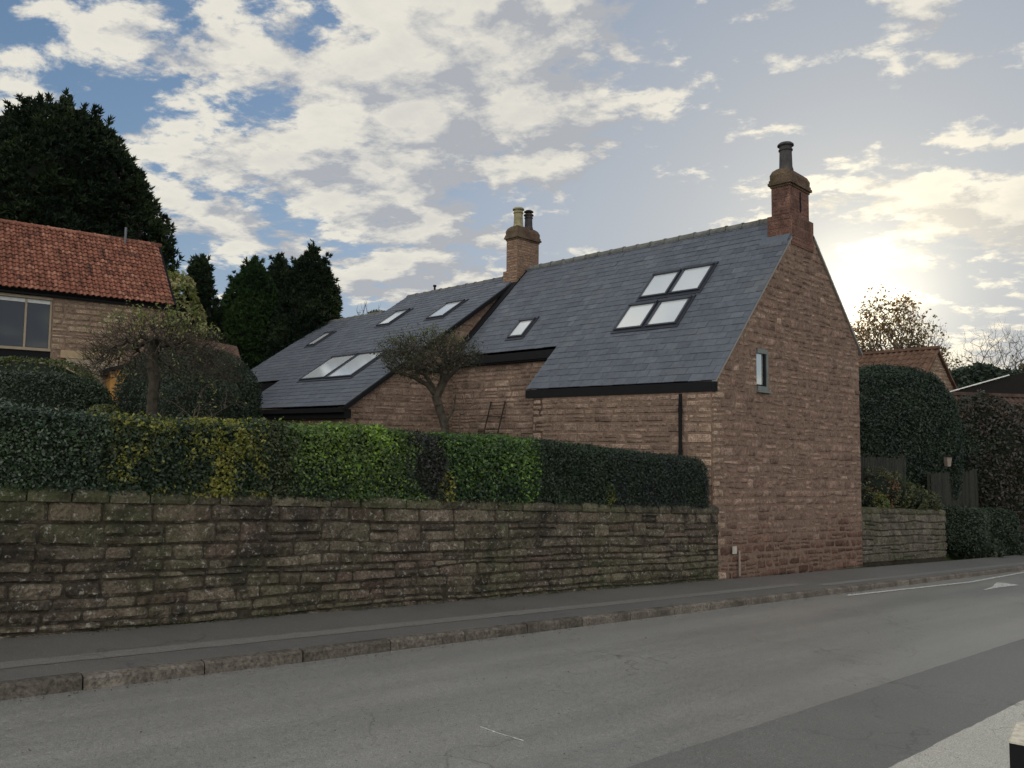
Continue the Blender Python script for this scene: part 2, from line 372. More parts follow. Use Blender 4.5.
strip('pavement_patch', 6.72, 6.9, mt_pstrip, .004, a0=13.8, a1=30, rag=.02, seed=5)
g = G(); a = -12.0; rg = np.random.default_rng(3)
while a < 50:                                                    # kerb stones, butted with thin joints
    ln = rg.uniform(.86, .96); b = a + ln - .012; cj = rg.uniform(-.006, .006); zj = rg.uniform(-.005, .004)
    nseg = 6; sa = np.linspace(a, b, nseg)
    prof = [(6.455, -.13), (6.462, -.02), (6.472, -.004), (6.49, .003), (6.56, .005), (6.565, -.1)]
    V = np.array([W(x, c + cj + (fb(np.array([x, c * 5, 0]), 6, 4)[0] - .5) * .012, gz(x) + z + zj) for x in sa for c, z in prof]); k = len(prof)
    F = [(i * k + j, (i + 1) * k + j, (i + 1) * k + j + 1, i * k + j + 1) for i in range(nseg - 1) for j in range(k - 1)] + [tuple(range(k))[::-1], tuple((nseg - 1) * k + j for j in range(k))]
    g.add(V, F, 0, (rg.random(), rg.random(), .5)); a += ln
tag(g.build('kerb', mt_kerb), kind='structure')
def ribbon(name, pts, w, dz, mat):
    g = G(); pts = np.array(pts, float); a = pts[:, 0]; c = pts[:, 1]
    w = np.broadcast_to(np.asarray(w, float), a.shape)
    P = np.concatenate([W(a, c - w / 2, gz(a) + dz), W(a, c + w / 2, gz(a) + dz)]); n = len(a)
    g.add(P, np.array([(i, i + 1, n + i + 1, n + i) for i in range(n - 1)])); return tag(g.build(name, mat), kind='structure')
la = np.linspace(13.65, 30, 60); lc = np.interp(la, [13.6, 19.3, 24.6, 30], [6.27, 6.04, 6.25, 6.3])
ribbon('road_marking', np.stack([la, lc], -1), .09, -.092, mt_line)
ribbon('road_marking', [(17.9, 5.36), (18.8, 5.42), (19.5, 5.47), (20.0, 5.52), (20.15, 5.5)], [.03, .1, .3, .42, .3], -.091, mt_line)
g = G(); g.tube(W(np.array([3.6, 3.62, 3.66]), np.array([4.28, 4.1, 3.9]), gz(3.6) - .0985), .0028, 4); tag(g.build('road_marking', mt_line), kind='structure')

# ------------------------------------------------------------------ garden walls
def mpC(c0): return lambda s, t, d: W(s, c0 - d, gz(s) + t)
def dry_wall(name, a0, a1, c0, h, label, mat, cope, rh=.165, ln=.33, seed=1, holes=(), thick=.42, hf=None):
    T = thing(name, W((a0 + a1) / 2, c0 + .2, gz((a0 + a1) / 2)), label, 'wall')
    hf = hf or (lambda s: s * 0 + h)
    g = G(); mp = mpC(c0)
    stone_rows(g, mp, (a0, a1), (-.05, h - .13), rh, ln, gap=.009, prot=.024, rough=.03, seed=seed, holes=holes, wav=.03, edge=.022)
    hn = list(holes)
    wall_back(g, mp, (a0, a1), lambda s: s * 0 + h - .05, 1, thick, d0=-.017, n=30, bottom=lambda s: s * 0 - .2)
    mpe = lambda s, t, d: W(a1 + d, c0 + s, gz(a1) + t); stone_rows(g, mpe, (0, thick), (-.05, h - .13), rh, .3, gap=.018, prot=.02, rough=.02, seed=seed + 3)
    g.build('stonework', [mat, mt_mortd], T)
    g = G(); rg = np.random.default_rng(seed + 8); a = a0
    while a < a1 - .05:                                          # separate uneven coping stones
        ln_ = rg.uniform(.3, .75); b = min(a + ln_, a1); n = 10; m = 9
        sa = np.linspace(a + .006, b - .006, n); prof = [(-.035, -.0), (-.045, .05), (-.03, .11), (.02, .135), (.12, .14), (.3, .14), (.42, .12), (.45, .02)]
        zz = rg.uniform(-.018, .018); cc = rg.uniform(-.015, .015)
        V = []
        for i, x in enumerate(sa):
            ed = min(i, n - 1 - i) / 2.; ed = min(1, ed) ** .5
            for (cx, z) in prof:
                nz_ = (fb(np.array([x * 1., cx * 1., z]), 7, seed)[0] - .5) * .05
                V.append(W(x, c0 + cx + cc + nz_ + (1 - ed) * .02 * (1 if cx < .1 else -1), gz(x) + h - .135 + (z * (1 if z < .01 else (.93 + .07 * ed))) + zz * (z > .02) + nz_ * .6 * (z > .02)))
        k = len(prof)
        F = [(i * k + j, (i + 1) * k + j, (i + 1) * k + j + 1, i * k + j + 1) for i in range(n - 1) for j in range(k - 1)] + [tuple(range(k))[::-1], tuple((n - 1) * k + j for j in range(k))]
        g.add(np.array(V), F, 0, (rg.random(), rg.random(), .5)); a = b
    g.build('coping', mt_cope, T, smooth=False)
    g = G()                                                      # dark backs of the missing stones
    return T
dry_wall('garden_wall', -3.0, 12.36, 8.0, 1.32, 'long dark mossy stone retaining wall below the clipped hedge, left of the gable', mt_wall, mt_cope,
         seed=11, holes=[(6.08, 6.16, .02, .2), (3.42, 3.54, .0, .09), (9.15, 9.2, .45, .52)])
dry_wall('garden_wall', 19.86, 25.7, 8.68, 1.37, 'short grey stone wall right of the gable with shrubs spilling over its top', mt_wall2, mt_wall2, rh=.2, ln=.36, seed=21)
dry_wall('garden_wall', 32.3, 42, 9.0, 1.3, 'far stub of stone wall beyond the dark gateway hedges, at the right edge', mt_wall2, mt_wall2, rh=.17, ln=.4, seed=31)

# ------------------------------------------------------------------ the stone house
H = thing('stone_house', HA, 'pink sandstone house with blue grey slate roof, its tall gable standing on the pavement', 'house')
MF, MB = 1.0135, .883; SA, ZA = 4.05, 7.73; S1 = 7.25
def zf(s): return 3.63 + (ZA - 3.63) * s / SA                    # front slope of main roof
def zb(s): return ZA - (s - SA) * (ZA - 4.78) / (7.42 - SA)
def roofz(s): return np.where(s < SA, zf(s), zb(s))
def shear(s, t): return t - SL * s * np.clip(1 - t / 4.2, 0, 1)
def mp_gable(s, t, d): return Hs(s, -d, shear(s, t))
def mp_front(l, t, d): return Hs(-d + 0 * l, l, t)
g = G()
hw = (1.74, 2.27, 3.57, 4.42)
stone_rows(g, mp_gable, (0, S1), (-.1, 7.6), .145, .27, gap=.012, prot=.022, rough=.024, seed=41, top=lambda s: roofz(s) - .02, holes=[hw], quoin=(.42, .24), side=2, wav=.035, edge=.05)
def gback(s0, s1, lo, hi, n=24):
    s = np.linspace(s0, s1, n + 1); L = lo(s); U = hi(s)
    V = np.concatenate([Hs(s, .0, L), Hs(s, .0, U), Hs(s, .45, L), Hs(s, .45, U)]); k = n + 1; F = []
    for i in range(n): F += [(i, i + 1, k + i + 1, k + i), (2 * k + i + 1, 2 * k + i, 3 * k + i, 3 * k + i + 1), (k + i, k + i + 1, 3 * k + i + 1, 3 * k + i), (i, 2 * k + i, 2 * k + i + 1, i + 1)]
    F += [(0, k, 3 * k, 2 * k), (n, 2 * k + n, 3 * k + n, k + n)]; g.add(V, np.array(F), 1)
rz = lambda s: roofz(s) - .045
bz = lambda s: -.2 - SL * s
hz = lambda t: (lambda s: shear(s, s * 0 + t))
gback(.02, hw[0], bz, rz); gback(hw[1], S1, bz, rz, 60); gback(hw[0], hw[1], bz, hz(hw[2]), 4); gback(hw[0], hw[1], hz(hw[3]), rz, 4)
g.build('gable_wall', [mt_gable, mt_mort, mt_quoin], H)
# front wall of the outshot
g = G(); stone_rows(g, mp_front, (.02, 4.6), (1.0, 3.42), .165, .3, gap=.014, prot=.016, rough=.012, seed=52, quoin=(.3, .55), side=2)
wall_back(g, mp_front, (.02, 4.6), lambda s: s * 0 + 3.5, 1, .4, n=4)
mp_oe = lambda s, t, d: Hs(s, 4.6 + d, t); wall_back(g, mp_oe, (0, 1.3), lambda s: zf(s) - .1, 1, .3, n=4)
stone_rows(g, mp_oe, (0, 1.3), (1.0, 4.6), .18, .3, seed=54, top=lambda s: zf(s) - .12)
g.build('front_wall', [mt_front, mt_mort, mt_quoin], H)
g = G(); mp_main = lambda l, t, d: Hs(1.25 - d, l, t)
vent = (7.55, 7.78, 2.62, 2.76)
stone_rows(g, mp_main, (4.55, 8.85), (1.0, 4.62), .155, .36, gap=.012, prot=.014, rough=.010, seed=61, holes=[vent])
wall_back(g, mp_main, (4.55, 8.85), lambda s: s * 0 + 4.7, 1, .4, n=4, d0=-.005)
g.build('front_wall', [mt_front, mt_mort], H)
# back wall and far wall: plain stone boxes, seen only from the side
g = G(); g.hexa([Hs(s, l, z) for z in (-.8, 4.75) for s, l in ((6.85, .45), (7.24, .45), (7.24, 18.2), (6.85, 18.2))], 0); g.build('back_wall', [mt_front], H)
# wing walls
WM = math.tan(rad(34.03)); WZ0 = 3.35 + 2.22 * WM
def wz(s): return WZ0 + WM * s
mp_w = lambda s, t, d: Hs(s, 8.86 - d, t)
g = G(); stone_rows(g, mp_w, (-2.2, 3.9), (1.0, 7.3), .155, .34, gap=.012, prot=.016, rough=.012, seed=71, top=lambda s: wz(s) - .1)
wall_back(g, mp_w, (-2.2, 4.0), lambda s: wz(s) - .09, 1, .35, n=20, bottom=lambda s: s * 0 + .8)
g.build('wing_gable_wall', [mt_front, mt_mort], H)
g = G(); mp_wf = lambda l, t, d: Hs(-2.18 - d, l, t)
stone_rows(g, mp_wf, (8.86, 14.6), (1.0, 3.12), .15, .32, prot=.02, seed=81); wall_back(g, mp_wf, (8.86, 14.6), lambda s: s * 0 + 3.2, 1, .35, n=4)
mp_wf2 = lambda l, t, d: Hs(-.75 - d, l, t)
stone_rows(g, mp_wf2, (14.55, 18.1), (1.0, 4.1), .17, .34, prot=.02, seed=83); wall_back(g, mp_wf2, (14.55, 18.1), lambda s: s * 0 + 4.2, 1, .35, n=4)
g.hexa([Hs(s, l, z) for z in (.5, 3.1) for s, l in ((-2.1, 14.3), (-.4, 14.3), (-.4, 14.6), (-2.1, 14.6))], 0)
g.hexa([Hs(s, l, z) for z in (.5, 4.2) for s, l in ((-.7, 17.9), (7.2, 17.9), (7.2, 18.2), (-.7, 18.2))], 0)
g.build('wing_front_wall', [mt_front, mt_mort], H)

def slates(g, zfun, slope, regions, holes=(), sw=.30, gauge=.212, seed=1, flip=False):
    """regions: (l0,l1,s0,s1) in plan; courses climb in s (or fall, when flip)"""
    rg = np.random.default_rng(seed); cs = math.cos(slope); sn = math.sin(slope) * (-1 if flip else 1)
    up = HG * cs * (1 if not flip else 1) + np.array([0, 0, 1.]) * sn
    nor = -HG * sn + np.array([0, 0, 1.]) * cs
    sd = 1
    for (l0, l1, s0, s1) in regions:
        # sheet under the slates
        P = [Hs(s, l, zfun(s)) + nor * o for o in (-.045, -.012) for s, l in ((s0 + .03, l0 + .02), (s1, l0 + .02), (s1, l1 - .02), (s0 + .03, l1 - .02))]
        g.hexa(P, 1)
    smin = min(r[2] for r in regions); smax = max(r[3] for r in regions); ds = gauge * cs
    row = 0; s = smin if not flip else smax
    N = int((smax - smin) / ds) + 1
    for row in range(N):
        if not flip: sa = smin + row * ds; sb = sa + ds * 1.25
        else: sa = smax - row * ds; sb = sa - ds * 1.25
        for (l0, l1, s0, s1) in regions:
            if not flip and (sa < s0 - ds * .35 or sa > s1 - ds * .3): continue
            if flip and (sa > s1 + ds * .35 or sa < s0 + ds * .3): continue
            a_ = max(sa, s0) if not flip else min(sa, s1); b_ = min(sb, s1) if not flip else max(sb, s0)
            x = l0 - (sw / 2 if row % 2 else 0)
            while x < l1 - .01:
                y = x + sw; p, q = max(x, l0), min(y, l1); x = y
                if q - p < .04: continue
                if any(h[0] < (p + q) / 2 < h[1] and h[2] < (a_ + b_) / 2 < h[3] for h in holes): continue
                lift = .011 + rg.uniform(-.002, .005); lf2 = lift + rg.uniform(-.003, .003); dd = rg.uniform(-.006, .006)
                pa = Hs(a_, p + .003, zfun(a_)) + up * dd; qa = Hs(a_, q - .003, zfun(a_)) + up * dd
                pb = Hs(b_, p + .003, zfun(b_)); qb = Hs(b_, q - .003, zfun(b_))
                A = [pa + nor * lift, qa + nor * lf2, qb + nor * .002, pb + nor * .002]; B = [pa - nor * .0, qa - nor * .0]
                g.add(A + B, [(0, 1, 2, 3), (4, 5, 1, 0), (0, 3, 4), (1, 5, 2)], 0, (np.clip(rg.normal(.5, .2), 0, 1), rg.random(), rg.random()))
RB1 = .03 + 23 * .212 * math.cos(math.atan(MF)); RB2 = 7.42 - 18 * .212 * math.cos(math.atan(.875))
g = G()
slates(g, lambda s: zf(s), math.atan(MF), [(-.05, 4.86, .03, RB1), (.5, 4.86, RB1, SA), (4.86, 8.78, 1.12, SA)], seed=5)
g.build('roof_slope', [mt_slate, mt_black], H)
g = G(); slates(g, lambda s: zb(s), math.atan(.875), [(.5, 8.8, SA, RB2), (-.05, 8.8, RB2, 7.42)], seed=6, flip=True); g.build('roof_slope', [mt_slate, mt_black], H)
g = G(); slates(g, wz, rad(34.03), [(8.78, 14.55, -2.3, 4.07), (14.55, 18.2, -.9, 3.05)], seed=7); g.build('wing_roof_slope', [mt_slate, mt_black], H)
g = G(); zwb = lambda s: wz(4.07) - (s - 4.07) * WM
slates(g, zwb, rad(34.03), [(8.8, 14.55, 4.07, 7.4)], seed=8, flip=True)
zwb2 = lambda s: wz(3.05) - (s - 3.05) * .55
slates(g, zwb2, math.atan(.55), [(14.6, 18.2, 3.05, 7.4)], seed=9, flip=True); g.build('wing_roof_slope', [mt_slate, mt_black], H)
# verge strip along gable (pale mortar line), fascias, soffits
g = G()
for s0, s1, zz in ((.03, 3.4, zf), (4.6, 7.42, zb)):
    P = [Hs(s, l, zz(s) + o) for o in (-.06, -.006) for s, l in ((s0, -.048), (s1, -.048), (s1, .03), (s0, .03))]; g.hexa(P)
g.build('verge', simple('pale verge mortar', (.20, .19, .17), .9, .1), H)
def slab(g, s0, s1, l0, l1, z0, z1): g.hexa([Hs(s, l, z) for z in (z0, z1) for s, l in ((s0, l0), (s1, l0), (s1, l1), (s0, l1))])
g = G(); slab(g, -.02, .1, -.05, 4.82, 3.45, 3.637); g.build('fascia', mt_black, H)
g = G(); slab(g, 1.11, 1.3, 4.86, 8.8, 4.46, 4.69); slab(g, 1.07, 1.11, 4.9, 8.78, 4.5, 4.70); g.build('fascia', mt_black, H)
g = G(); slab(g, -2.31, -2.12, 8.76, 14.5, 2.98, 3.2); slab(g, -2.4, -2.31, 8.76, 14.5, 3.12, 3.24); slab(g, -.88, -.7, 14.6, 18.2, 3.85, 4.17); g.build('fascia', mt_black, H)
g = G()                                                          # dark barge under the wing verge and down the party line
for s0, s1, l0, l1, o0, o1 in ((-2.3, 3.95, 8.72, 8.78, -.13, -.005),):
    g.hexa([Hs(s, l, wz(s) + o) for o in (o0, o1) for s, l in ((s0, l0), (s1, l0), (s1, l1), (s0, l1))])
g.hexa([Hs(s, l, zf(s) + o) for o in (0.012, .05) for s, l in ((1.15, 8.52), (3.9, 8.52), (3.9, 8.8), (1.15, 8.8))])
g.build('bargeboard', mt_black, H)
def ridge(g, pts_l, s, z, seed, r=.12):
    l = pts_l[0]; rg = np.random.default_rng(seed)
    while l < pts_l[1] - .1:
        e = min(l + .44, pts_l[1]); j = rg.uniform(-.008, .008); V = []
        for k, (ll, rr) in enumerate(((l + .004, r + .012), (l + .05, r + .012), (l + .06, r), (e, r - .004))):
            for th in np.linspace(-.25, math.pi + .25, 9): V.append(Hs(s + rr * math.cos(th) * 1.1, ll, z - .075 + j + rr * math.sin(th)))
        F = [(k * 9 + i, k * 9 + i + 1, (k + 1) * 9 + i + 1, (k + 1) * 9 + i) for k in range(3) for i in range(8)] + [tuple(range(9)), tuple(range(27, 36))[::-1]]
        g.add(V, F, 0, (rg.random(),) * 3); l = e
g = G(); ridge(g, (.55, 8.55), SA, ZA, 1); g.build('ridge_tiles', mt_ridge, H)
g = G(); ridge(g, (9.2, 14.58), 4.07, wz(4.07), 2, .10); g.build('ridge_tiles', mt_ridge, H)
g = G(); ridge(g, (14.58, 18.2), 3.05, wz(3.05), 3, .10); g.build('ridge_tiles', mt_ridge, H)
g = G(); g.tube([Hs(4.07, 13.1, wz(4.07)), Hs(4.07, 13.1, wz(4.07) + .16)], .035, 8); g.tube([Hs(4.07, 13.1, wz(4.07) + .14), Hs(4.07, 13.1, wz(4.07) + .2)], .06, 8); g.build('roof_vent', mt_black, H)

def skylight(zfun, sl, l0, l1, s0, s1, label=None):
    cs, sn = math.cos(sl), math.sin(sl); up = HG * cs + np.array([0, 0, sn]); nor = -HG * sn + np.array([0, 0, cs]); L = (s1 - s0) / cs
    O = Hs(s0, l0, zfun(s0)); w = l1 - l0
    def P(x, y, h): return O + HL_ * x + up * y + nor * h
    def bar(g, x0, x1, y0, y1, h0, h1): g.hexa([P(x, y, h) for h in (h0, h1) for x, y in ((x0, y0), (x1, y0), (x1, y1), (x0, y1))])
    g = G(); fr = .05
    bar(g, 0, w, 0, fr, -.01, .07); bar(g, 0, w, L - fr * 1.6, L, -.01, .10); bar(g, 0, fr, fr, L - fr, -.01, .08); bar(g, w - fr, w, fr, L - fr, -.01, .08)
    bar(g, -.05, 0, -.03, L + .08, -.01, .035); bar(g, w, w + .05, -.03, L + .08, -.01, .035); bar(g, -.05, w + .05, -.09, -.0, .012, .03); bar(g, -.05, w + .05, L, L + .09, .0, .045)
    o = g.build('skylight', mt_alu, H)
    g = G(); bar(g, fr - .005, w - fr + .005, fr - .005, L - fr * 1.6 + .005, .02, .056); g.build('pane', mt_roofpane, o)
for l0, l1, s0, s1 in ((2.42, 3.2, 2.2, 2.87), (1.56, 2.36, 2.2, 2.9), (2.52, 3.31, 1.36, 2.03), (1.63, 2.44, 1.36, 2.03), (6.36, 6.92, 1.5, 2.02)):
    skylight(zf, math.atan(MF), l0, l1, s0, s1)
for l0, l1, s0, s1 in ((12.7, 13.42, 1.88, 2.75), (9.94, 10.75, 1.82, 2.7), (15.98, 16.5, 1.15, 1.92), (11.72, 13.1, -1.05, .11), (10.33, 11.64, -1.07, .11)):
    skylight(wz, rad(34.03), l0, l1, s0, s1)
# gable window
g = G(); s0, s1, t0, t1 = hw
def gb(g, a, b, c, d, l0, l1, mi=0): g.hexa([mp_gable(np.array(s), np.array(t), -l) for t in (c, d) for s, l in ((a, l0), (b, l0), (b, l1), (a, l1))], mi)
gb(g, s0, s0 + .07, t0, t1, .03, .12); gb(g, s1 - .07, s1, t0, t1, .0, .12); gb(g, s0 + .07, s1 - .07, t0, t0 + .1, .0, .12); gb(g, s0 + .07, s1 - .07, t1 - .09, t1, .0, .12)
gb(g, s0 - .03, s1 + .03, t0 - .035, t0 - .003, -.075, .1)
o = g.build('window', mt_frame, H); g = G(); gb(g, s0 + .068, s1 - .068, t0 + .098, t1 - .088, .05, .07); g.build('pane', mt_gpane, o)
g = G(); gb(g, s1 - .15, s1 - .068, t0 + .098, t1 - .088, .02, .05); gb(g, s0 + .068, s1 - .15, t0 + .098, t0 + .13, .02, .05); g.build('dark_pane_edge', mt_black, o)  # black strips darken the right side and foot of the pane
# chimneys
def chimney(S0, S1_, L0, L1, zb0, zb1, zt, col, capm, pots, brick, seed, name_cap=True):
    g = G()
    def blk(s0, s1, l0, l1, z0, z1, rh, ln):
        g.hexa([Hs(s, l, z) for z in (z0, z1) for s, l in ((s0, l0), (s1, l0), (s1, l1), (s0, l1))], 1)
        if rh:
            stone_rows(g, lambda a, t, d: Hs(a, l0 - d, t), (s0, s1), (z0, z1), rh, ln, gap=.008, prot=.008, rough=.006, seed=seed, edge=.012, wav=.003)
            stone_rows(g, lambda a, t, d: Hs(s0 - d, a, t), (l0, l1), (z0, z1), rh, ln, gap=.008, prot=.008, rough=.006, seed=seed + 1, edge=.012, wav=.003)
            stone_rows(g, lambda a, t, d: Hs(s1 + d, a, t), (l0, l1), (z0, z1), rh, ln, gap=.008, prot=.008, rough=.006, seed=seed + 2, edge=.012, wav=.003)
    i = .07
    blk(S0, S1_, L0, L1, zb0, zb1, brick[0], brick[1]); blk(S0 + i, S1_ - i, L0 + i, L1 - i, zb1, zt, brick[0], brick[1])
    o = g.build('chimney', [col, mt_mort if brick[0] < .1 else mt_chim], H)
    g = G()
    for k, (ex, z0, z1) in enumerate(((-.05, zt, zt + .05), (-.01, zt + .05, zt + .11), (-.03, zt + .11, zt + .17))):
        g.hexa([Hs(s, l, z) for z in (z0, z1) for s, l in ((S0 - ex, L0 - ex), (S1_ + ex, L0 - ex), (S1_ + ex, L1 + ex), (S0 - ex, L1 + ex))])
    z = zt + .17; n = 8
    prof = [(.05, 0), (.045, .12), (.09, .22), (.16, .28), (.2, .3)]
    V = []
    for ins, h in prof:
        for s, l in ((S0 + ins, L0 + ins), (S1_ - ins, L0 + ins), (S1_ - ins, L1 - ins), (S0 + ins, L1 - ins)): V.append(Hs(s, l, z + h))
    F = [(k * 4 + j, k * 4 + (j + 1) % 4, (k + 1) * 4 + (j + 1) % 4, (k + 1) * 4 + j) for k in range(len(prof) - 1) for j in range(4)] + [(16, 17, 18, 19)]
    g.add(V, F); g.build('chimney_cap', capm, o)
    for (ps, pl, hh, r, m_, cowl) in pots:
        g = G(); c = Hs(ps, pl, z + .26)
        g.lathe(c, [(r * 1.12, 0), (r * 1.08, .05), (r * .97, .1), (r * .9, hh * .72), (r * 1.05, hh * .73), (r * 1.05, hh * .77), (r * .92, hh * .78), (r * .94, hh * .88), (r * 1.22, hh * .9), (r * 1.2, hh * .95), (r * .95, hh), (r * .7, hh)])
        if cowl:
            for th in range(4): g.tube([c + [r * .6 * math.cos(th * 1.57), r * .6 * math.sin(th * 1.57), hh * .98], c + [r * .6 * math.cos(th * 1.57), r * .6 * math.sin(th * 1.57), hh + .07]], .012, 5)
            g.lathe(c + [0, 0, hh + .06], [(r * 1.15, 0), (r * 1.18, .02), (r * .7, .06), (r * .1, .08)])
        g.build('chimney_pot', m_, o, smooth=False)
    return o
# gable chimney: black strip paints the shade of a groove in the shaft's right face
chimney(3.42, 4.57, -.03, .54, 6.9, 7.6, 8.27, mt_chim, mt_cap, [(3.8, .26, .66, .15, mt_potd, False)], (.2, .34), 91)
chimney(3.5, 4.6, 8.55, 9.15, 6.9, 7.6, 8.56, mt_chim2, mt_cap, [(3.85, 8.86, .62, .15, mt_pot, False), (4.25, 8.8, .5, .13, mt_potd, True)], (.08, .22), 95)
g = G(); g.hexa([Hs(s, l, zf(s) + o) for o in (.01, .05) for s, l in ((3.25, -.0), (3.45, -.0), (3.45, .66), (3.25, .66))]); g.hexa([Hs(s, l, zf(s) + o) for o in (.01, .04) for s, l in ((3.3, .54), (4.0, .54), (4.0, .68), (3.3, .68))]); g.build('flashing', mt_lead, H)
g = G(); g.hexa([Hs(s, l, wz(s) + o) for o in (.012, .05) for s, l in ((3.28, 8.8), (3.52, 8.8), (3.52, 9.3), (3.28, 9.3))]); g.build('flashing', mt_lead, H)
g = G(); g.hexa([Hs(s, l, z) for z in (7.75, 8.22) for s, l in ((4.0, .025), (4.05, .025), (4.05, .06), (4.0, .06))]); g.build('groove_shade', mt_black, H)
# downpipe, vent
g = G(); g.tube([Hs(-.09, .64, z) for z in (3.42, 3.3)] + [Hs(-.07, .66, 3.15)] + [Hs(-.07, .66, z) for z in (2.4, 1.6, 1.0)], .036, 10)
for z in (3.1, 2.3, 1.5): g.tube([Hs(-.07, .66, z), Hs(-.07, .66, z + .05)], .046, 10)
g.build('downpipe', mt_black, H)
g = G(); g.hexa([Hs(s, l, z) for z in vent[2:] for s, l in ((1.26, vent[0]), (1.32, vent[0]), (1.32, vent[1]), (1.26, vent[1]))], 0)
for z in (2.65, 2.69, 2.73): g.hexa([Hs(s, l, q) for q in (z, z + .012) for s, l in ((1.235, vent[0]), (1.26, vent[0]), (1.26, vent[1]), (1.235, vent[1]))], 0)
g.build('air_vent', mt_black, H)
# marker plate and capped pipe at the foot of the gable
g = G(); g.tube([mp_gable(np.array(.86), np.array(t), .055) for t in (-.0, .28, .47)], .02, 8); P = thing('gas_riser_pipe', mp_gable(np.array(.86), np.array(-.0), .05), 'thin pale pipe and small square plate low on the pink gable wall', 'pipe')
g.build('pipe', simple('pale grey pipe', (.24, .19, .16), .7), P)
g = G(); gb(g, .6, .75, .42, .56, -.062, -.045); gb(g, .63, .72, .45, .53, -.066, -.062); g.build('marker_plate', simple('pale plate', (.36, .33, .28), .7), P)
# ladder leaning on the main front wall
Ld = thing('ladder', Hs(.6, 7.1, 1.6), 'thin rusty ladder leaning on the stone front wall, right of the small twisted tree', 'ladder')
def LP(t, w): return Hs(1.2 - .42 * (1 - t), 7.22 + .30 * (1 - t) - w * .52, 1.2 + t * 2.28)
for w in (0, 1):
    g = G(); g.tube([LP(0, w), LP(.5, w), LP(1, w)], .021, 6); g.build('rail', mt_rust, Ld)
for t in np.arange(.1, .97, .145):
    g = G(); g.tube([LP(t, 0), LP(t, 1)], .015, 5); g.build('rung', mt_rust, Ld)

# ------------------------------------------------------------------ left house with pantiles
az2 = rad(50.8); D2 = np.array([math.sin(az2), math.cos(az2), 0]); N2 = np.array([-math.cos(az2), math.sin(az2), 0]); E2 = np.array([-9.366, 21.0, 0.])
def L2(t, n, z):
    t, n, z = np.broadcast_arrays(np.asarray(t, float), np.asarray(n, float), np.asarray(z, float)); return E2 + t[..., None] * D2 + n[..., None] * N2 + z[..., None] * np.array([0, 0, 1.])
LHs = thing('brick_house', L2(-3, 2, 1.2), 'stone house with orange pantile roof and wide timber window, at the left edge', 'house')
def zp(n): return 5.28 + n * 2.0 / 1.9
wn = (-4.6, -2.84, 3.72, 5.07)
g = G(); mp2 = lambda s, t, d: L2(s, .14 - d, t)
stone_rows(g, mp2, (-9, -.12), (1.2, 5.24), .16, .36, gap=.012, prot=.014, rough=.012, seed=101, holes=[(wn[0], wn[1], 3.45, 5.1)], quoin=None)
for a, b, z0, z1 in ((-9, wn[0], 1, 5.24), (wn[1], -.12, 1, 5.24), (wn[0], wn[1], 1, 3.42), (wn[0], wn[1], 5.1, 5.24)):
    g.hexa([L2(s, n, z) for z in (z0, z1) for s, n in ((a, .14), (b, .14), (b, .5), (a, .5))], 1)
V = [L2(-.12, n, z) for n, z in ((.14, 1), (3.9, 1), (3.9, 5.2), (2.0, 7.2), (.14, 5.25))] + [L2(-.45, n, z) for n, z in ((.14, 1), (3.9, 1), (3.9, 5.2), (2.0, 7.2), (.14, 5.25))]
g.add(V, [(0, 1, 2, 3, 4), (9, 8, 7, 6, 5)] + [(i, i + 5, (i + 1) % 5 + 5, (i + 1) % 5) for i in range(5)], 0)
g.hexa([L2(s, n, z) for z in (1, 5.2) for s, n in ((-9, 3.6), (-.4, 3.6), (-.4, 3.9), (-9, 3.9))], 0)
g.build('wall', [mt_lhouse, mt_mort], LHs)
def pantiles(g, P, t0, t1, n1, tw=.2, gauge=.26, seed=1):
    """P(t, y, h): along, up the slope, normal height"""
    rg = np.random.default_rng(seed); nr = int(n1 / gauge); gauge = n1 / nr; nt = int((t1 - t0) / tw)
    x = np.linspace(0, 1, 9); prof = tw / .2 * np.where(x < .62, .045 * np.sin(x / .62 * math.pi), -.012 * np.sin((x - .62) / .38 * math.pi))
    for r in range(nr):
        for k in range(nt):
            jx = rg.uniform(-.008, .008); jh = rg.uniform(0, .01); y0 = r * gauge + rg.uniform(-.012, .012)
            tt = t0 + (k + x) * tw + jx; A = P(tt, x * 0 + y0, prof + .03 + jh); B = P(tt, x * 0 + (r + 1) * gauge + .02, prof + .004); C = P(tt, x * 0 + y0, prof + .008 + jh)
            g.add(np.concatenate([A, B, C]), np.array([(i, i + 1, 10 + i, 9 + i) for i in range(8)] + [(18 + i, 19 + i, i + 1, i) for i in range(8)]), 0, (np.clip(rg.normal(.5, .25), 0, 1), rg.random(), .5))
sl2 = math.hypot(1.9, 2.0) + .1; u2 = np.array([1.9, 2.0]) / math.hypot(1.9, 2.0)
def Pt2(t, y, h): y = y - .1; return L2(t, y * u2[0] - h * u2[1], 5.28 + y * u2[1] + h * u2[0])
g = G(); pantiles(g, Pt2, -8.9, .1, sl2, .135, .165, seed=4); g.hexa([Pt2(np.array(t), np.array(y), np.array(h)) for h in (-.08, .0) for t, y in ((-8.9, .02), (.08, .02), (.08, sl2), (-8.9, sl2))], 1)
g.hexa([L2(t, n, z) for t, n, z in ((-8.9, 3.95, 5.1), (.08, 3.95, 5.1), (.08, 1.9, 7.2), (-8.9, 1.9, 7.2), (-8.9, 3.95, 5.2), (.08, 3.95, 5.2), (.08, 1.9, 7.29), (-8.9, 1.9, 7.29))], 0)
g.build('roof', [mt_pan, mt_black], LHs)
g = G(); t = -8.9
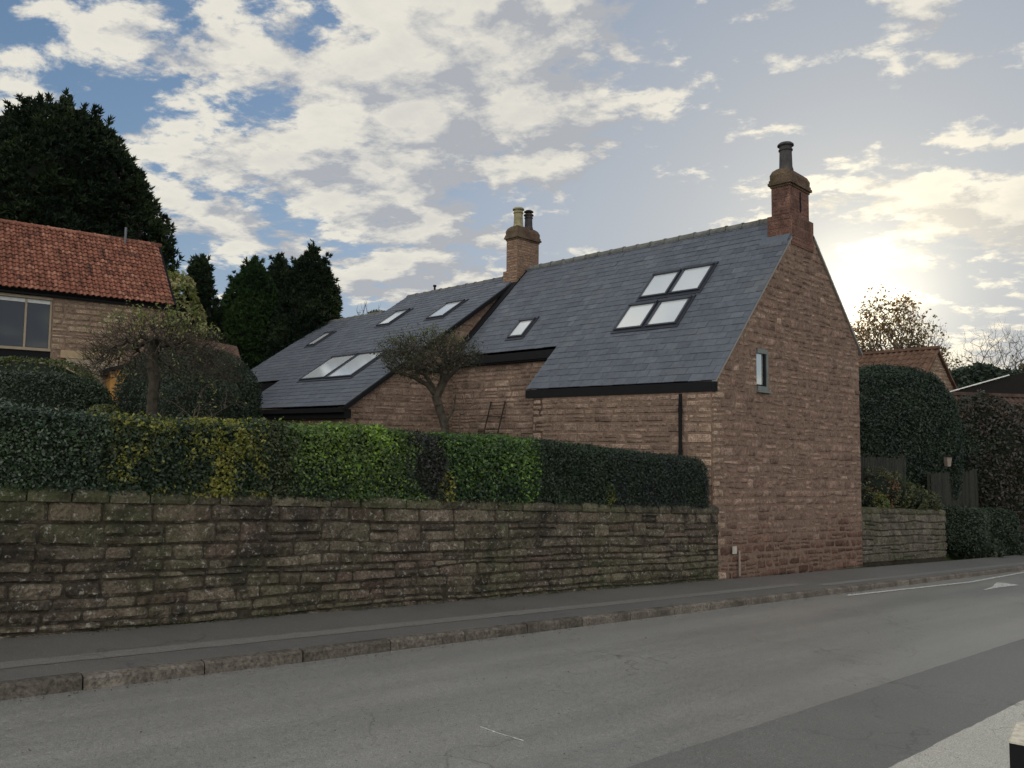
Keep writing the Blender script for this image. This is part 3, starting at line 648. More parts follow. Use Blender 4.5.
while t < .05:
    V = []
    for tt, r in ((t, .105), (t + .05, .105), (t + .055, .092), (t + .37, .09)):
        for th in np.linspace(-.3, math.pi + .3, 8): V.append(L2(min(tt, .12), 1.9 + r * math.cos(th), 7.22 + r * math.sin(th)))
    g.add(V, [(k * 8 + i, k * 8 + i + 1, (k + 1) * 8 + i + 1, (k + 1) * 8 + i) for k in range(3) for i in range(7)] + [tuple(range(8))], 0, (R.random(),) * 3); t += .38
g.build('ridge_tiles', mt_pan, LHs)
g = G(); g.hexa([L2(t, n, z) for z in (5.10, 5.16) for t, n in ((-9, .04), (0, .04), (0, .1), (-9, .1))]); g.build('eave_shadow', mt_black, LHs)  # thin black strip paints the shadow under the eaves
g = G(); s0, s1, z0, z1 = wn
def lb(g, a, b, c, d, n0, n1): g.hexa([L2(s, n, z) for z in (c, d) for s, n in ((a, n0), (b, n0), (b, n1), (a, n1))])
for a in (s0, -4.02, -3.43, s1 - .05): lb(g, a, a + .045, z0 + .06, z1 - .03, .18, .28)
lb(g, s0, s1, z0, z0 + .07, .12, .28); lb(g, s0, s1, z1 - .05, z1 + .02, .14, .28)
o = g.build('window', mt_wood, LHs)
for a, b in ((s0 + .045, -4.02), (-3.975, -3.43), (-3.385, s1 - .05)):
    g = G(); lb(g, a, b, z0 + .09, z1 - .05, .22, .235); g.build('pane', mt_pane, o)
    g = G(); lb(g, a, b, z1 - .15, z1 - .05, .205, .217); g.build('blind', simple('white blind', (.45, .45, .43), .8), o)
g = G(); lb(g, s0 - .05, s1 + .02, 3.43, 3.718, .16, .3); lb(g, s0 - .05, s1 + .02, 3.52, 3.55, .1, .16); g.build('lower_panel', mt_black, LHs)
g = G(); lb(g, -2.62, -1.2, 3.58, 3.78, .08, .14); g.build('lintel', simple('buff lintel', (.30, .22, .13), .85), LHs)
g = G(); lb(g, -2.5, -1.3, 2.6, 3.57, .08, .125); g.build('lower_window', mt_wood, LHs)
g = G(); g.tube([L2(-.9, 1.7, 7.1), L2(-.9, 1.7, 7.58)], .03, 8, tint=None); g.build('flue_pipe', mt_lead, LHs)
# ochre outbuilding beside it
O = thing('outbuilding', (-9.0, 19.4, 1.3), 'small ochre rendered outbuilding seen behind the bare dome shaped tree', 'outbuilding')
a3 = np.array([.85, .52, 0]); b3 = np.array([-.52, .85, 0]); o3 = np.array([-9.9, 18.9, 0])
def L3(t, n, z): return o3 + t * a3 + n * b3 + np.array([0, 0, z])
g = G(); g.add([L3(0, 0, 1), L3(2.2, 0, 1), L3(2.2, 0, 3.15), L3(1.1, 0, 3.55), L3(0, 0, 3.2)] + [L3(0, 2.5, 1), L3(2.2, 2.5, 1), L3(2.2, 2.5, 3.15), L3(1.1, 2.5, 3.55), L3(0, 2.5, 3.2)], [(0, 1, 2, 3, 4), (9, 8, 7, 6, 5)] + [(i, (i + 1) % 5, (i + 1) % 5 + 5, i + 5) for i in range(5)]); g.build('wall', mt_ochre, O)
g = G()
for p, q in (((-.15, 3.16), (1.1, 3.56)), ((1.1, 3.56), (2.4, 3.09))): g.hexa([L3(t, n, z + h) for h in (.0, .09) for (t, z), n in ((p, -.15), (q, -.15), (q, 2.6), (p, 2.6))])
g.build('roof', mt_shed, O)
g = G(); g.hexa([L3(t, n, z) for z in (2.95, 3.25) for t, n in ((.5, -.04), (1.0, -.04), (1.0, .02), (.5, .02))]); g.build('window', mt_white, O)
RB = thing('outbuilding', (-8.6, 22.8, 1.3), 'low building whose dull brown tiled roof end shows above the clipped domes', 'outbuilding')
g = G(); q = np.array([[-9.6, 22.6, 4.55], [-7.75, 22.0, 3.62], [-8.5, 24.4, 3.62], [-9.0, 25.0, 4.55]]); g.hexa(list(q - [0, 0, .12]) + list(q)); g.build('roof', simple('dull brown tile', (.12, .07, .05), .9, nz=.4), RB)
g = G(); g.hexa([(-9.6, 22.8, 1), (-7.95, 22.2, 1), (-8.7, 24.3, 1), (-9.2, 24.8, 1), (-9.6, 22.8, 4.4), (-7.95, 22.2, 3.6), (-8.7, 24.3, 3.6), (-9.2, 24.8, 4.3)]); g.build('wall', mt_lhouse, RB)

# ------------------------------------------------------------------ leaves and hedges
def norm(v): return v / (np.linalg.norm(v, axis=-1, keepdims=True) + 1e-9)
def leaves(g, P, Nn, size, cols, asp=.5, spread=.8, mi=0, fold=.0, var=.25):
    """one diamond leaf at each point, facing roughly Nn"""
    n = len(P)
    if n == 0: return
    sz = size * R.uniform(.6, 1.3, n)[:, None]
    nn = norm(Nn + R.normal(0, spread, (n, 3))); t = norm(np.cross(nn, R.normal(0, 1, (n, 3)))); b = np.cross(nn, t)
    V = np.stack([P - t * sz, P + b * sz * asp, P + t * sz, P - b * sz * asp], 1).reshape(-1, 3)
    cols = np.asarray(cols) * R.uniform(1 - var, 1 + var, (n, 1))
    g.add(V, np.arange(4 * n).reshape(n, 4), mi, np.repeat(cols, 4, 0))
def palette(P, pal, wts, sc=2.5, seed=0):
    """pal: colours, chosen by noise + chance"""
    pal = np.array(pal); r = np.clip((fb(P, sc, seed, 3) - .5) * 1.6 + .5 + R.normal(0, .22, len(P)), 0, .999)
    cw = np.cumsum(wts) / np.sum(wts); return pal[np.searchsorted(cw, r)]
HT_A = [-4, 1.22, 2.13, 3.61, 5.62, 6.07, 7.67, 9.32, 12.08]; HT_Z = [2.28, 1.94, 1.86, 1.82, 1.75, 1.70, 1.67, 1.53, 1.32]
def hedge_pt(a, th, off=0., hw_=.36, bulge=.035, seed=3, ends=None):
    """point and normal on the hedge's section; th 0 = front bottom .. 1 = back bottom"""
    a = np.asarray(a); th = np.asarray(th)
    zb_ = gz(a) + 1.27 - off * 0; zt = np.interp(a, HT_A, HT_Z) + .01; h = zt - zb_
    ang = math.pi * (1.0 - th); cx = np.cos(ang); sx = np.sin(ang); p = .38
    X = np.sign(cx) * np.abs(cx) ** p; Z = np.abs(sx) ** p
    cen = 8.33; k = 1.
    if ends is not None:
        e = np.clip(np.minimum(a - ends[0], ends[1] - a) / .22, 0, 1); k = np.sqrt(1 - (1 - e) ** 2) * .5 + .5
    nz_ = (fb(W(a, th * 3, zt), 1.9, seed, 3) - .5) * 2 * bulge
    w = hw_ * k + nz_ - off; hh = h * (.35 + .65 * k) + nz_ - off
    P = W(a, cen + X * w, zb_ + np.clip(Z * hh, 0.0, None) - .03 * (th < .5) + .02 * (vn(W(a, th, zt), 9, 4) - .5)); nn = norm(W(0 * a, cx * 1.3 + X * .2, sx * .8 + .1)); return P, nn
_q = np.linspace(0, 1, 801); _c = np.cos(math.pi * (1 - _q)); _s = np.sin(math.pi * (1 - _q)); _X = np.sign(_c) * np.abs(_c) ** .38 * .36; _Z = np.abs(_s) ** .38 * .75
_A = np.concatenate([[0], np.cumsum(np.hypot(np.diff(_X), np.diff(_Z)))]); _A /= _A[-1]
def arc(u): return np.interp(u, _A, _q)
def hedge(a0, a1, label, colf, n, size=.026, mat=None, cap=(0, 0), spread=.8, bulge=.04, seed=3):
    T = thing('hedge', W((a0 + a1) / 2, 8.33, gz((a0 + a1) / 2) + 1.27), label, 'hedge')
    ends = (a0 if cap[0] else -99, a1 if cap[1] else 99); ends = ends if (cap[0] or cap[1]) else None
    ua = np.linspace(a0, a1, max(4, int((a1 - a0) / .08))); ut = arc(np.linspace(0, 1, 20))
    A_, T_ = np.meshgrid(ua, ut, indexing='ij'); V, _ = hedge_pt(A_.ravel(), T_.ravel(), .05, ends=ends, bulge=bulge, seed=seed); m = len(ut)
    V[:, 2] -= .02
    g = G(); F = [(i * m + j, (i + 1) * m + j, (i + 1) * m + j + 1, i * m + j + 1) for i in range(len(ua) - 1) for j in range(m - 1)] + [tuple(range(m)), tuple((len(ua) - 1) * m + j for j in range(m))[::-1]]
    g.add(V, F, 0, (.012, .016, .008)); g.build('dark_core', mt_needle, T, smooth=True)  # solid dark core under the leaves, added to block light
    a = R.uniform(a0 - (0 if cap[0] else .05), a1 + (0 if cap[1] else .05), n); uu = R.random(n) * .78; th = arc(uu)
    if not cap[1]: a = a + np.exp(-(a1 - a) / .2) * (fb(np.stack([uu * 5, a * 0 + a1, a * 3], -1), 1.3, 3) - .5) * .5
    if not cap[0]: a = a + np.exp(-(a - a0) / .2) * (fb(np.stack([uu * 5, a * 0 + a0, a * 3], -1), 1.3, 3) - .5) * .5
    if cap[1]: a = np.minimum(a, a1)
    T['group'] = 'sections of the clipped front hedge'; P, Nn = hedge_pt(a, th, 0, ends=ends, bulge=bulge, seed=seed)
    st_ = np.where(R.random(n) < .05, R.uniform(0, .06, n), 0); P = P + Nn * (R.normal(-.012, .018, n) + st_)[:, None]; Nn = norm(Nn + np.array([0, 0, .35]))
    # stray shoots on top
    g = G(); leaves(g, P, Nn, size, colf(P, a, th), spread=spread, asp=.55)
    g.build('foliage', mat or mt_leaf, T)
DG = (.016, .030, .014); G2 = (.028, .048, .020); YG = (.21, .195, .04); LG = (.085, .128, .03); MG = (.045, .08, .022); OL = (.05, .06, .022); PU = (.024, .025, .020); GY = (.13, .13, .045)
hedge(-3.0, 2.06, 'dark glossy holly hedge section on top of the wall at the left edge', lambda P, a, t: palette(P, [DG, G2, (.05, .07, .035)], [5, 3, 1]), 50000, .018, mt_holly, seed=5, bulge=.055)
def gold(P, a, t):
    w = np.exp(-((a - 2.42) / .24) ** 2) * .5 + np.exp(-((a - 3.2) / .4) ** 2) * .65 + .12 + .3 * (t < .012)
    w = w * np.clip((fb(P, 6, 8) - .36) * 5, 0, 1.5); c = palette(P, [DG, G2, OL], [3, 3, 2]); y = palette(P, [(.11, .12, .025), (.17, .165, .03), YG], [2, 3, 2]); return np.where((R.random(len(P)) < w)[:, None], y, c)
hedge(2.02, 3.66, 'hedge section of mixed dark leaves and golden yellow variegated patches', gold, 17000, .021, mt_leaf, seed=6)
hedge(3.62, 3.98, 'narrow dull olive hedge section left of the longest bright green one', lambda P, a, t: palette(P, [DG, OL, G2], [2, 3, 1]), 3200, .022, mt_leaf, seed=6)
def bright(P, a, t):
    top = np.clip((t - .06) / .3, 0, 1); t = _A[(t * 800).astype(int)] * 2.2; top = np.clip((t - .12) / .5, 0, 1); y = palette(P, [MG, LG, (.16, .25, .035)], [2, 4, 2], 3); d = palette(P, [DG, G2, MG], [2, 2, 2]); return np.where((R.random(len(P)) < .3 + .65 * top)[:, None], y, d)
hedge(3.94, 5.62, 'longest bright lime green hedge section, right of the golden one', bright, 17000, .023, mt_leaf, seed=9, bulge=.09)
hedge(5.56, 6.14, 'narrow dark purplish hedge section between two bright green ones', lambda P, a, t: palette(P, [PU, DG, (.035, .038, .03)], [4, 2, 1]), 5500, .019, mt_leaf, seed=9)
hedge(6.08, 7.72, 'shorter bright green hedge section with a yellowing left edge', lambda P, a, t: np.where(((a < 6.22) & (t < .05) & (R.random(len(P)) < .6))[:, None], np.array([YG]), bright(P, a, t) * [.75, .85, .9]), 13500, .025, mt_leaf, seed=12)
hedge(7.66, 9.42, 'dark green hedge section between the bright green one and the small yellow shrub', lambda P, a, t: palette(P, [DG, (.022, .034, .020), G2], [3, 3, 2]), 15000, .02, mt_leaf, seed=12)
hedge(9.38, 12.12, 'very dark close clipped hedge section with rounded end against the pink gable', lambda P, a, t: palette(P, [(.015, .022, .018), (.022, .032, .024), DG], [3, 2, 2]), 24000, .019, mt_leaf, cap=(0, 1), seed=14, bulge=.02)

def blob(name, c, r, label, cat, cols, n, size, mat=None, p=.7, bulge=.06, spread=.8, zmin=-1, group=None, rot=0., weights=None, trunk=None, core=.93, sc=2.2, seed=0):
    c = np.array(c, float); r = np.array(r, float)
    T = thing(name, (c[0], c[1], c[2] - r[2]), label, cat, group or {'topiary': 'clipped evergreen domes', 'box_hedge': 'clipped box hedges in the gateway'}.get(name))
    ca, sa = math.cos(rot), math.sin(rot); M_ = np.array([[ca, sa, 0], [-sa, ca, 0], [0, 0, 1]])
    def surf(d):
        q = np.sign(d) * np.abs(d) ** p; q = q / (np.max(np.abs(q), axis=1) + 1e-9)[:, None] ** 0
        k = 1 / (np.sum(np.abs(d) ** (2 / p), axis=1) ** (p / 2)); q = d * k[:, None]
        b = 1 + (fb(q * r + c, sc / max(r.mean(), .3) * 1.2, seed, 4) - .5) * 2 * bulge
        return q * b[:, None], q
    u = np.linspace(0, 2 * math.pi, 33)[:-1]; v = np.linspace(-math.pi / 2, math.pi / 2, 17)
    D = np.array([[math.cos(b) * math.cos(a), math.cos(b) * math.sin(a), math.sin(b)] for b in v for a in u]); q, _ = surf(D)
    g = G(); F = np.array([(i * 32 + j, i * 32 + (j + 1) % 32, (i + 1) * 32 + (j + 1) % 32, (i + 1) * 32 + j) for i in range(16) for j in range(32)])
    g.add((q * r * core) @ M_ + c, F, 0, (.010, .014, .008)); g.build('dark_inner', mt_needle, T, smooth=True)  # dark solid inside the foliage, added so light cannot pass
    d = norm(R.normal(0, 1, (n * 2, 3))); q, _ = surf(d); q = q[q[:, 2] > zmin][:n]; P = (q * r * (1 + R.normal(-.01, .02, (len(q), 1)))) @ M_ + c; Nn = norm((q / r) @ M_) + np.array([0, 0, .3])
    g = G(); leaves(g, P, norm(Nn), size, palette(P, cols, weights or [1] * len(cols), 2.0), spread=spread); g.build('foliage', mat or mt_leaf, T)
    return T
YEW = [(.012, .022, .011), (.018, .032, .015), (.03, .045, .022)]
blob('shrub', W(9.31, 8.0, gz(9.31) + 1.43), (.1, .1, .2), 'small golden yellow leafy tuft low in the dark hedge, near the wall top', 'shrub', [YG, (.14, .14, .03), (.06, .08, .025)], 420, .02, seed=3, p=1., bulge=.5, core=.5, spread=1.2)
# clipped garden hedges and domes behind the front hedge
blob('hedge', (-9.9, 14.0, 1.72), (2.5, .42, 1.04), 'big boxy dark clipped hedge in front of the left stone house', 'hedge', YEW, 75000, .028, mt_leaf, p=.42, rot=0.0, bulge=.03, seed=2)
blob('hedge', (-13.4, 17.6, 2.3), (3.8, .5, 1.09), 'olive topped hedge strip just below the wide timber window', 'hedge', [(.06, .075, .02), (.045, .06, .02)], 9000, .05, p=.4, bulge=.02, seed=4)
blob('topiary', (-6.95, 16.6, 2.1), (1.42, 1.2, 1.42), 'largest clipped evergreen dome, touching the slate wing roof', 'topiary', YEW, 36000, .026, p=.72, bulge=.03, seed=5, group=None)
blob('topiary', (-5.45, 13.5, 1.7), (.78, .7, .98), 'lower clipped evergreen dome in front of the largest dome', 'topiary', YEW, 16000, .024, p=.75, bulge=.03, seed=6)
blob('topiary', (-6.15, 14.0, 2.0), (.55, .5, .75), 'small dark clipped dome just left of the front dome, behind the tree trunk', 'topiary', YEW, 9000, .024, p=.8, bulge=.03, seed=7)
blob('shrub', (-7.1, 13.4, 1.75), (.28, .28, .42), 'small yellowish conifer between the boxy hedge and the ochre wall', 'shrub', [(.12, .12, .03), (.06, .07, .02)], 3000, .03, seed=8)
# pale ball peeping over the hedge
B = thing('ball_finial', (-5.23, 8.8, 1.0), 'pale pink stone ball peeping over the dark holly hedge top', 'finial')
g = G(); g.lathe((-5.23, 8.8, 1.915), [(.001, -.06), (.035, -.05), (.055, -.025), (.062, 0), (.055, .026), (.035, .048), (.001, .058)], 16); g.build('ball', mt_pink, B, smooth=True)
g = G(); g.tube([(-5.23, 8.8, 1.0), (-5.23, 8.8, 1.87)], .03, 8); g.build('post', mt_fence, B)

# ------------------------------------------------------------------ conifers
def conifer(name, base, height, rad_, prof, label, cols, n, ln=.3, lean=(0, 0), group=None, lump=.18, seed=0, weights=None, low=0., up=.5, cl=9, lumpsc=1.1):
    base = np.array(base, float); T = thing(name, base, label, 'tree', group or 'dark conifers on the skyline')
    def rr(h, th):
        q = np.stack([np.cos(th) * rad_, np.sin(th) * rad_, h * height], -1)
        return rad_ * np.interp(h, prof[0], prof[1]) * (1 + (fb(q + base, lumpsc / rad_ * 1.6, seed, 3) - .5) * 2 * lump * 1.6 + (fb(q + base, 1.6, seed + 4, 2) - .5) * lump + np.clip(fb(q + base, 1.1, seed + 8, 2) - .5, 0, 1) * lump * 2.2)
    g = G(); g.tube([base, base + [0, 0, height * .5], base + [lean[0] * .9, lean[1] * .9, height * .93]], [rad_ * .09, rad_ * .06, .02], 7); g.build('trunk', mt_bark, T)
    hs = np.linspace(low, .97, 26); ts = np.linspace(0, 2 * math.pi, 29)[:-1]; Hh, Th = np.meshgrid(hs, ts, indexing='ij'); r = rr(Hh.ravel(), Th.ravel()) * .8
    V = np.stack([base[0] + lean[0] * Hh.ravel() + r * np.cos(Th.ravel()), base[1] + lean[1] * Hh.ravel() + r * np.sin(Th.ravel()), base[2] + Hh.ravel() * height * .975], -1)
    F = np.array([(i * 28 + j, i * 28 + (j + 1) % 28, (i + 1) * 28 + (j + 1) % 28, (i + 1) * 28 + j) for i in range(25) for j in range(28)])
    g = G(); g.add(V, F, 0, (.008, .011, .007))  # dark inner shell added to block light through the crown
    # sprays of needles
    hh = R.uniform(low, 1, n * 3); w = np.interp(hh, prof[0], prof[1]); hh = hh[R.random(n * 3) < (w / max(prof[1])) * .85 + .1][:n]; n = len(hh); th = R.uniform(0, 2 * math.pi, n)
    r = rr(hh, th) * R.uniform(.80, 1.06, n); C = np.stack([base[0] + lean[0] * hh + r * np.cos(th), base[1] + lean[1] * hh + r * np.sin(th), base[2] + hh * height], -1)
    out = norm(np.stack([np.cos(th), np.sin(th), up + .5 * hh], -1) + R.normal(0, .25, (n, 3)))
    npl = int(height * 26); ph = R.uniform(low + .05, 1, npl); pt = R.uniform(0, 2 * math.pi, npl); pr = rr(ph, pt) * .93; m1 = 9
    pc = np.stack([base[0] + lean[0] * ph + pr * np.cos(pt), base[1] + lean[1] * ph + pr * np.sin(pt), base[2] + ph * height], -1)
    pd = norm(np.stack([np.cos(pt) * (1.1 - ph), np.sin(pt) * (1.1 - ph), .75 + 0 * pt], -1) + R.normal(0, .15, (npl, 3))); pl = ln * R.uniform(.9, 2.6, npl)
    fr_ = R.uniform(0, 1, (npl, m1)); C2 = (pc[:, None] + pd[:, None] * (pl[:, None] * fr_)[..., None] + R.normal(0, 1, (npl, m1, 3)) * (ln * .28 * (1.05 - fr_))[..., None]).reshape(-1, 3)
    C = np.concatenate([C, C2]); out = np.concatenate([out, norm(np.repeat(pd, m1, 0) + R.normal(0, .2, (npl * m1, 3)))]); n = len(C)
    k = cl + 4; P = np.repeat(C, k, 0); D = norm(np.repeat(out, k, 0) + R.normal(0, .55, (n * k, 3))); L = (ln * R.uniform(.35, 1.1, n * k))[:, None]
    s = norm(np.cross(D, R.normal(0, 1, (n * k, 3)))) * L * .12; m_ = P + D * L * .5
    Vv = np.stack([P, m_ + s, P + D * L, m_ - s], 1).reshape(-1, 3)
    col = np.repeat(palette(C, cols, weights or [1] * len(cols), .9, seed), k, 0) * R.uniform(.7, 1.3, (n * k, 1))
    g.add(Vv, np.arange(4 * n * k).reshape(-1, 4), 0, np.repeat(col, 4, 0)); g.build('crown', mt_needle, T)
    return T
CF = [(.007, .013, .008), (.011, .020, .010), (.020, .031, .013)]
DOME = ([0, .15, .4, .62, .78, .9, .96, 1], [.8, 1, 1, .93, .78, .55, .34, .08]); SPIRE = ([0, .2, .45, .7, .88, 1], [.9, 1, .88, .6, .3, .03]); OVAL = ([0, .2, .5, .75, .9, 1], [.75, .95, 1, .75, .42, .05])
conifer('conifer', (-19.7, 34.5, 1.5), 15.0, 4.4, DOME, 'largest dark conifer, filling the sky behind the orange pantile roof', CF, 17000, .32, group=None, seed=3, lump=.16, lean=(-1.3, 0), cl=10)
conifer('conifer', (-24.0, 35.5, 1.5), 14.4, 2.6, SPIRE, 'thinner ragged conifer at the left edge, left of the largest one', CF, 7000, .34, seed=5, lump=.34, lean=(.6, 0), cl=9)
conifer('conifer', (-12.35, 30, 1.5), 7.0, 1.15, SPIRE, 'short dark spire shaped conifer just right of the orange roof end', CF, 3000, .2, seed=8, lump=.22)
conifer('conifer', (-10.6, 31, 1.4), 7.25, 1.5, OVAL, 'green oval conifer, the leftmost of the trio behind the slate wing', [(.010, .023, .009), (.016, .034, .012), (.030, .056, .018)], 8000, .18, seed=9, lump=.14, cl=11)
conifer('conifer', (-10.45, 34, 1.4), 8.05, 1.1, OVAL, 'dark middle conifer of the trio behind the slate wing', CF, 5200, .2, seed=12, lump=.15)
conifer('conifer', (-7.95, 30, 1.4), 7.45, 1.42, OVAL, 'dark conifer with flat shoulders, the rightmost of the trio behind the slate wing', CF, 6000, .2, seed=15, lump=.13)
blob('shrub', (-12.9, 28.6, 5.2), (1.3, 1.1, 2.4), 'pale yellow green leafy tree crown between the orange roof and the conifers', 'tree', [(.16, .17, .05), (.10, .12, .035), (.22, .2, .09)], 7000, .09, p=1., bulge=.25, seed=9, core=.7)

# ------------------------------------------------------------------ branching trees
def grow(root, start_pts, att, segw=.6, kink=.06, seed=0, outward=1.0):
    """tree grown through attraction points sorted by distance; returns nodes, parents"""
    rg = np.random.default_rng(seed); N = [np.array(p, float) for p in start_pts]; par = [-1] + list(range(len(N) - 1))
    hub = N[-1]; att = att[np.argsort(np.linalg.norm(att - hub, axis=1))]
    arr = np.zeros((len(N) + len(att) * 4, 3)); arr[:len(N)] = N; n = len(N); first = max(0, n - 3)
    dist = np.zeros(len(arr)); dist[first:n] = 0
    for p in att:
        d = np.linalg.norm(arr[first:n] - p, axis=1); j = first + int(np.argmin(d + .25 * dist[first:n])); q = arr[j]; L = np.linalg.norm(p - q)
        k = 1 if L < segw * .7 else 2 if L < segw * 1.5 else 3; prev = j
        for i in range(1, k + 1):
            x = q + (p - q) * i / k + (rg.normal(0, kink * L / k, 3) if i < k else 0); arr[n] = x; par.append(prev); dist[n] = dist[prev] + L / k; prev = n; n += 1
    return arr[:n], np.array(par)
def tree_mesh(g, P, par, rtip, rmax, exp=.5, n1=6, tint=None, mi=0):
    n = len(P); cnt = np.ones(n)
    for i in range(n - 1, 0, -1):
        if par[i] >= 0: cnt[par[i]] += cnt[i]
    r = rtip * cnt ** exp; r = np.minimum(r * rmax / max(r[0], rmax), rmax) if r[0] > rmax else r
    idx = np.array([i for i in range(1, n) if par[i] >= 0]); A = P[par[idx]]; B = P[idx]; D = norm(B - A); X = norm(np.cross(D, np.where(np.abs(D[:, 2:3]) < .9, [[0, 0, 1.]], [[1., 0, 0]]))); Y = np.cross(D, X)
    for sel, k in ((r[idx] > rtip * 4, 7), (r[idx] <= rtip * 4, 3)):
        if not sel.any(): continue
        a, b, x, y = A[sel], B[sel], X[sel], Y[sel]; ii = idx[sel]; ra = np.minimum(r[par[ii]], r[ii] * 1.5)[:, None, None]; rb = r[ii][:, None, None]; th = np.arange(k) * 2 * math.pi / k
        cs = np.cos(th)[None, :, None]; sn = np.sin(th)[None, :, None]; off = cs * x[:, None] + sn * y[:, None]
        V = np.concatenate([a[:, None] + off * ra, (b + norm(b - a) * r[ii][:, None] * .4)[:, None] + off * rb], 1)
        m = len(a); bs = np.arange(m)[:, None, None] * 2 * k; j = np.arange(k); F = np.stack([j, (j + 1) % k, (j + 1) % k + k, j + k], -1)[None] + bs
        g.add(V.reshape(-1, 3), F.reshape(-1, 4), mi, tint)
    return r
def twigs(g, P, ends, per, ln, r, dirf, mi=0, tint=None):
    m = len(ends) * per; S = np.repeat(P[ends], per, 0); D = norm(dirf(S) + R.normal(0, .6, (m, 3))); L = ln * R.uniform(.4, 1.2, (m, 1)); Mi = S + D * L * .5 + R.normal(0, .08, (m, 3)) * L; E_ = S + D * L + np.array([0, 0, .1]) * L
    X = norm(np.cross(D, R.normal(0, 1, (m, 3)))); Y = np.cross(D, X); k = 3; th = np.arange(3) * 2.094
    off = np.cos(th)[None, :, None] * X[:, None] + np.sin(th)[None, :, None] * Y[:, None]
    V = np.concatenate([S[:, None] + off * r, Mi[:, None] + off * r * .75, E_[:, None] + off * r * .35], 1); j = np.arange(3)
    f = np.concatenate([np.stack([j, (j + 1) % 3, (j + 1) % 3 + 3, j + 3], -1), np.stack([j, (j + 1) % 3, (j + 1) % 3 + 3, j + 3], -1) + 3])
    F = f[None] + np.arange(m)[:, None, None] * 9; g.add(V.reshape(-1, 3), F.reshape(-1, 4), mi, tint); return E_, Mi
# dome shaped pruned tree, left
T = thing('pruned_tree', (-5.32, 11.5, 1.1), 'dome shaped half bare tree with dark trunk in front of the left stone house', 'tree')
trunk = [(-5.30, 11.5, 1.0), (-5.33, 11.5, 1.5), (-5.38, 11.5, 2.0), (-5.36, 11.5, 2.45), (-5.42, 11.52, 2.75)]
n = 2000; d = norm(R.normal(0, 1, (n, 3))); d[:, 2] = np.abs(d[:, 2]) - R.uniform(0, .25, n); rr_ = R.uniform(.55, 1, n) ** .6
att = np.array([-5.3, 11.5, 2.55]) + d * rr_[:, None] * np.array([1.12, 1.05, .98]); att[:, 2] += (fb(att, 2.2, 4) - .5) * .3
att = att[(att[:, 2] > 2.5)]
P, par = grow(None, trunk, att, .3, .12, 3)
g = G(); tree_mesh(g, P, par, .0044, .08, .48); tips = np.setdiff1d(np.arange(len(P)), par)
hub = np.array([-5.3, 11.5, 2.3]); E_, Mi = twigs(g, P, tips, 3, .2, .0034, lambda S: norm(S - hub) + [0, 0, .1]); g.build('trunk_and_limbs', mt_bark, T)
q = np.concatenate([E_, Mi]); topf = np.clip((q[:, 2] - 3.1) / .4, .03, 1) * np.clip(fb(q, 3, 5) * 2 - .6, 0, 1); q = q[R.random(len(q)) < topf * 1.0]; q = np.repeat(q, 3, 0) + R.normal(0, .03, (len(q) * 3, 3))
g = G(); leaves(g, q, norm(R.normal(0, 1, q.shape)), .026, palette(q, [(.17, .165, .06), (.11, .125, .04), (.26, .24, .12)], [1, 2, 1]), asp=.5); g.build('foliage', mt_leaf, T)
# small shrub with pale leaves and fine twigs right of the dome tree's trunk
T = thing('shrub', (-4.6, 11.6, 1.1), 'sparse shrub with bare arching twigs and pale leaves beneath the dome shaped tree', 'shrub')
att = np.array([-4.65, 11.6, 2.1]) + R.normal(0, 1, (60, 3)) * [.28, .25, .22]; P, par = grow(None, [(-4.75, 11.6, 1.2), (-4.75, 11.6, 1.6)], att, .3, .2, 5)
g = G(); tree_mesh(g, P, par, .003, .02); tips = np.setdiff1d(np.arange(len(P)), par); E_, Mi = twigs(g, P, tips, 2, .16, .003, lambda S: norm(R.normal(0, 1, S.shape))); g.build('stems', mt_twig, T)
q = E_[R.random(len(E_)) < .35]; q = np.repeat(q, 3, 0) + R.normal(0, .03, (len(q) * 3, 3)); g = G(); leaves(g, q, norm(R.normal(0, 1, q.shape)), .024, palette(q, [(.13, .15, .05), (.2, .2, .08)], [1, 1])); g.build('foliage', mt_leaf, T)
# twisted small tree in front of the wing
T = thing('twisted_tree', (-1.15, 13, 1.0), 'small twisted tree with flat topped leafy crown before the wing gable', 'tree')
trunk = [(-1.16, 13, 1.0), (-1.13, 13, 1.6), (-1.12, 13.0, 1.85), (-1.22, 13, 2.15), (-1.28, 13, 2.35), (-1.17, 13.02, 2.6), (-1.12, 13.05, 2.85)]
n = 900; d = norm(R.normal(0, 1, (n, 3))); rr_ = R.uniform(.2, 1, n) ** .5
att = np.array([-1.42, 13.0, 3.02]) + d * rr_[:, None] * np.array([.80, .7, .37]); att[:, 2] = np.minimum(att[:, 2], 3.36 + .1 * fb(att, 3, 3)); att = att[att[:, 2] > 2.80 - .10 * np.sin(att[:, 0] * 3)]
P, par = grow(None, trunk, att, .25, .16, 8)
g = G(); tree_mesh(g, P, par, .0042, .075, .46); tips = np.setdiff1d(np.arange(len(P)), par)
E_, Mi = twigs(g, P, tips, 4, .21, .003, lambda S: norm(S - np.array([-1.4, 13, 2.9])) + [0, 0, .1])
dn = R.integers(0, len(P), 160); E3, M3 = twigs(g, P, dn, 3, .3, .0026, lambda S: norm(S - np.array([-1.4, 13, 3.2])) + [0.3, 0, -.5])
for lb_, r0, r1 in (([(-1.22, 13, 2.28), (-1.42, 12.98, 2.55), (-1.7, 12.95, 2.70), (-1.98, 12.95, 2.77), (-2.12, 12.9, 2.86)], .05, .016), ([(-1.26, 13, 2.4), (-1.5, 13.15, 2.75), (-1.6, 13.2, 3.05)], .045, .02), ([(-1.17, 13, 2.6), (-.95, 12.9, 2.8), (-.75, 12.85, 3.0)], .045, .015)):
    g.tube(lb_, np.linspace(r0, r1, len(lb_)), 7)
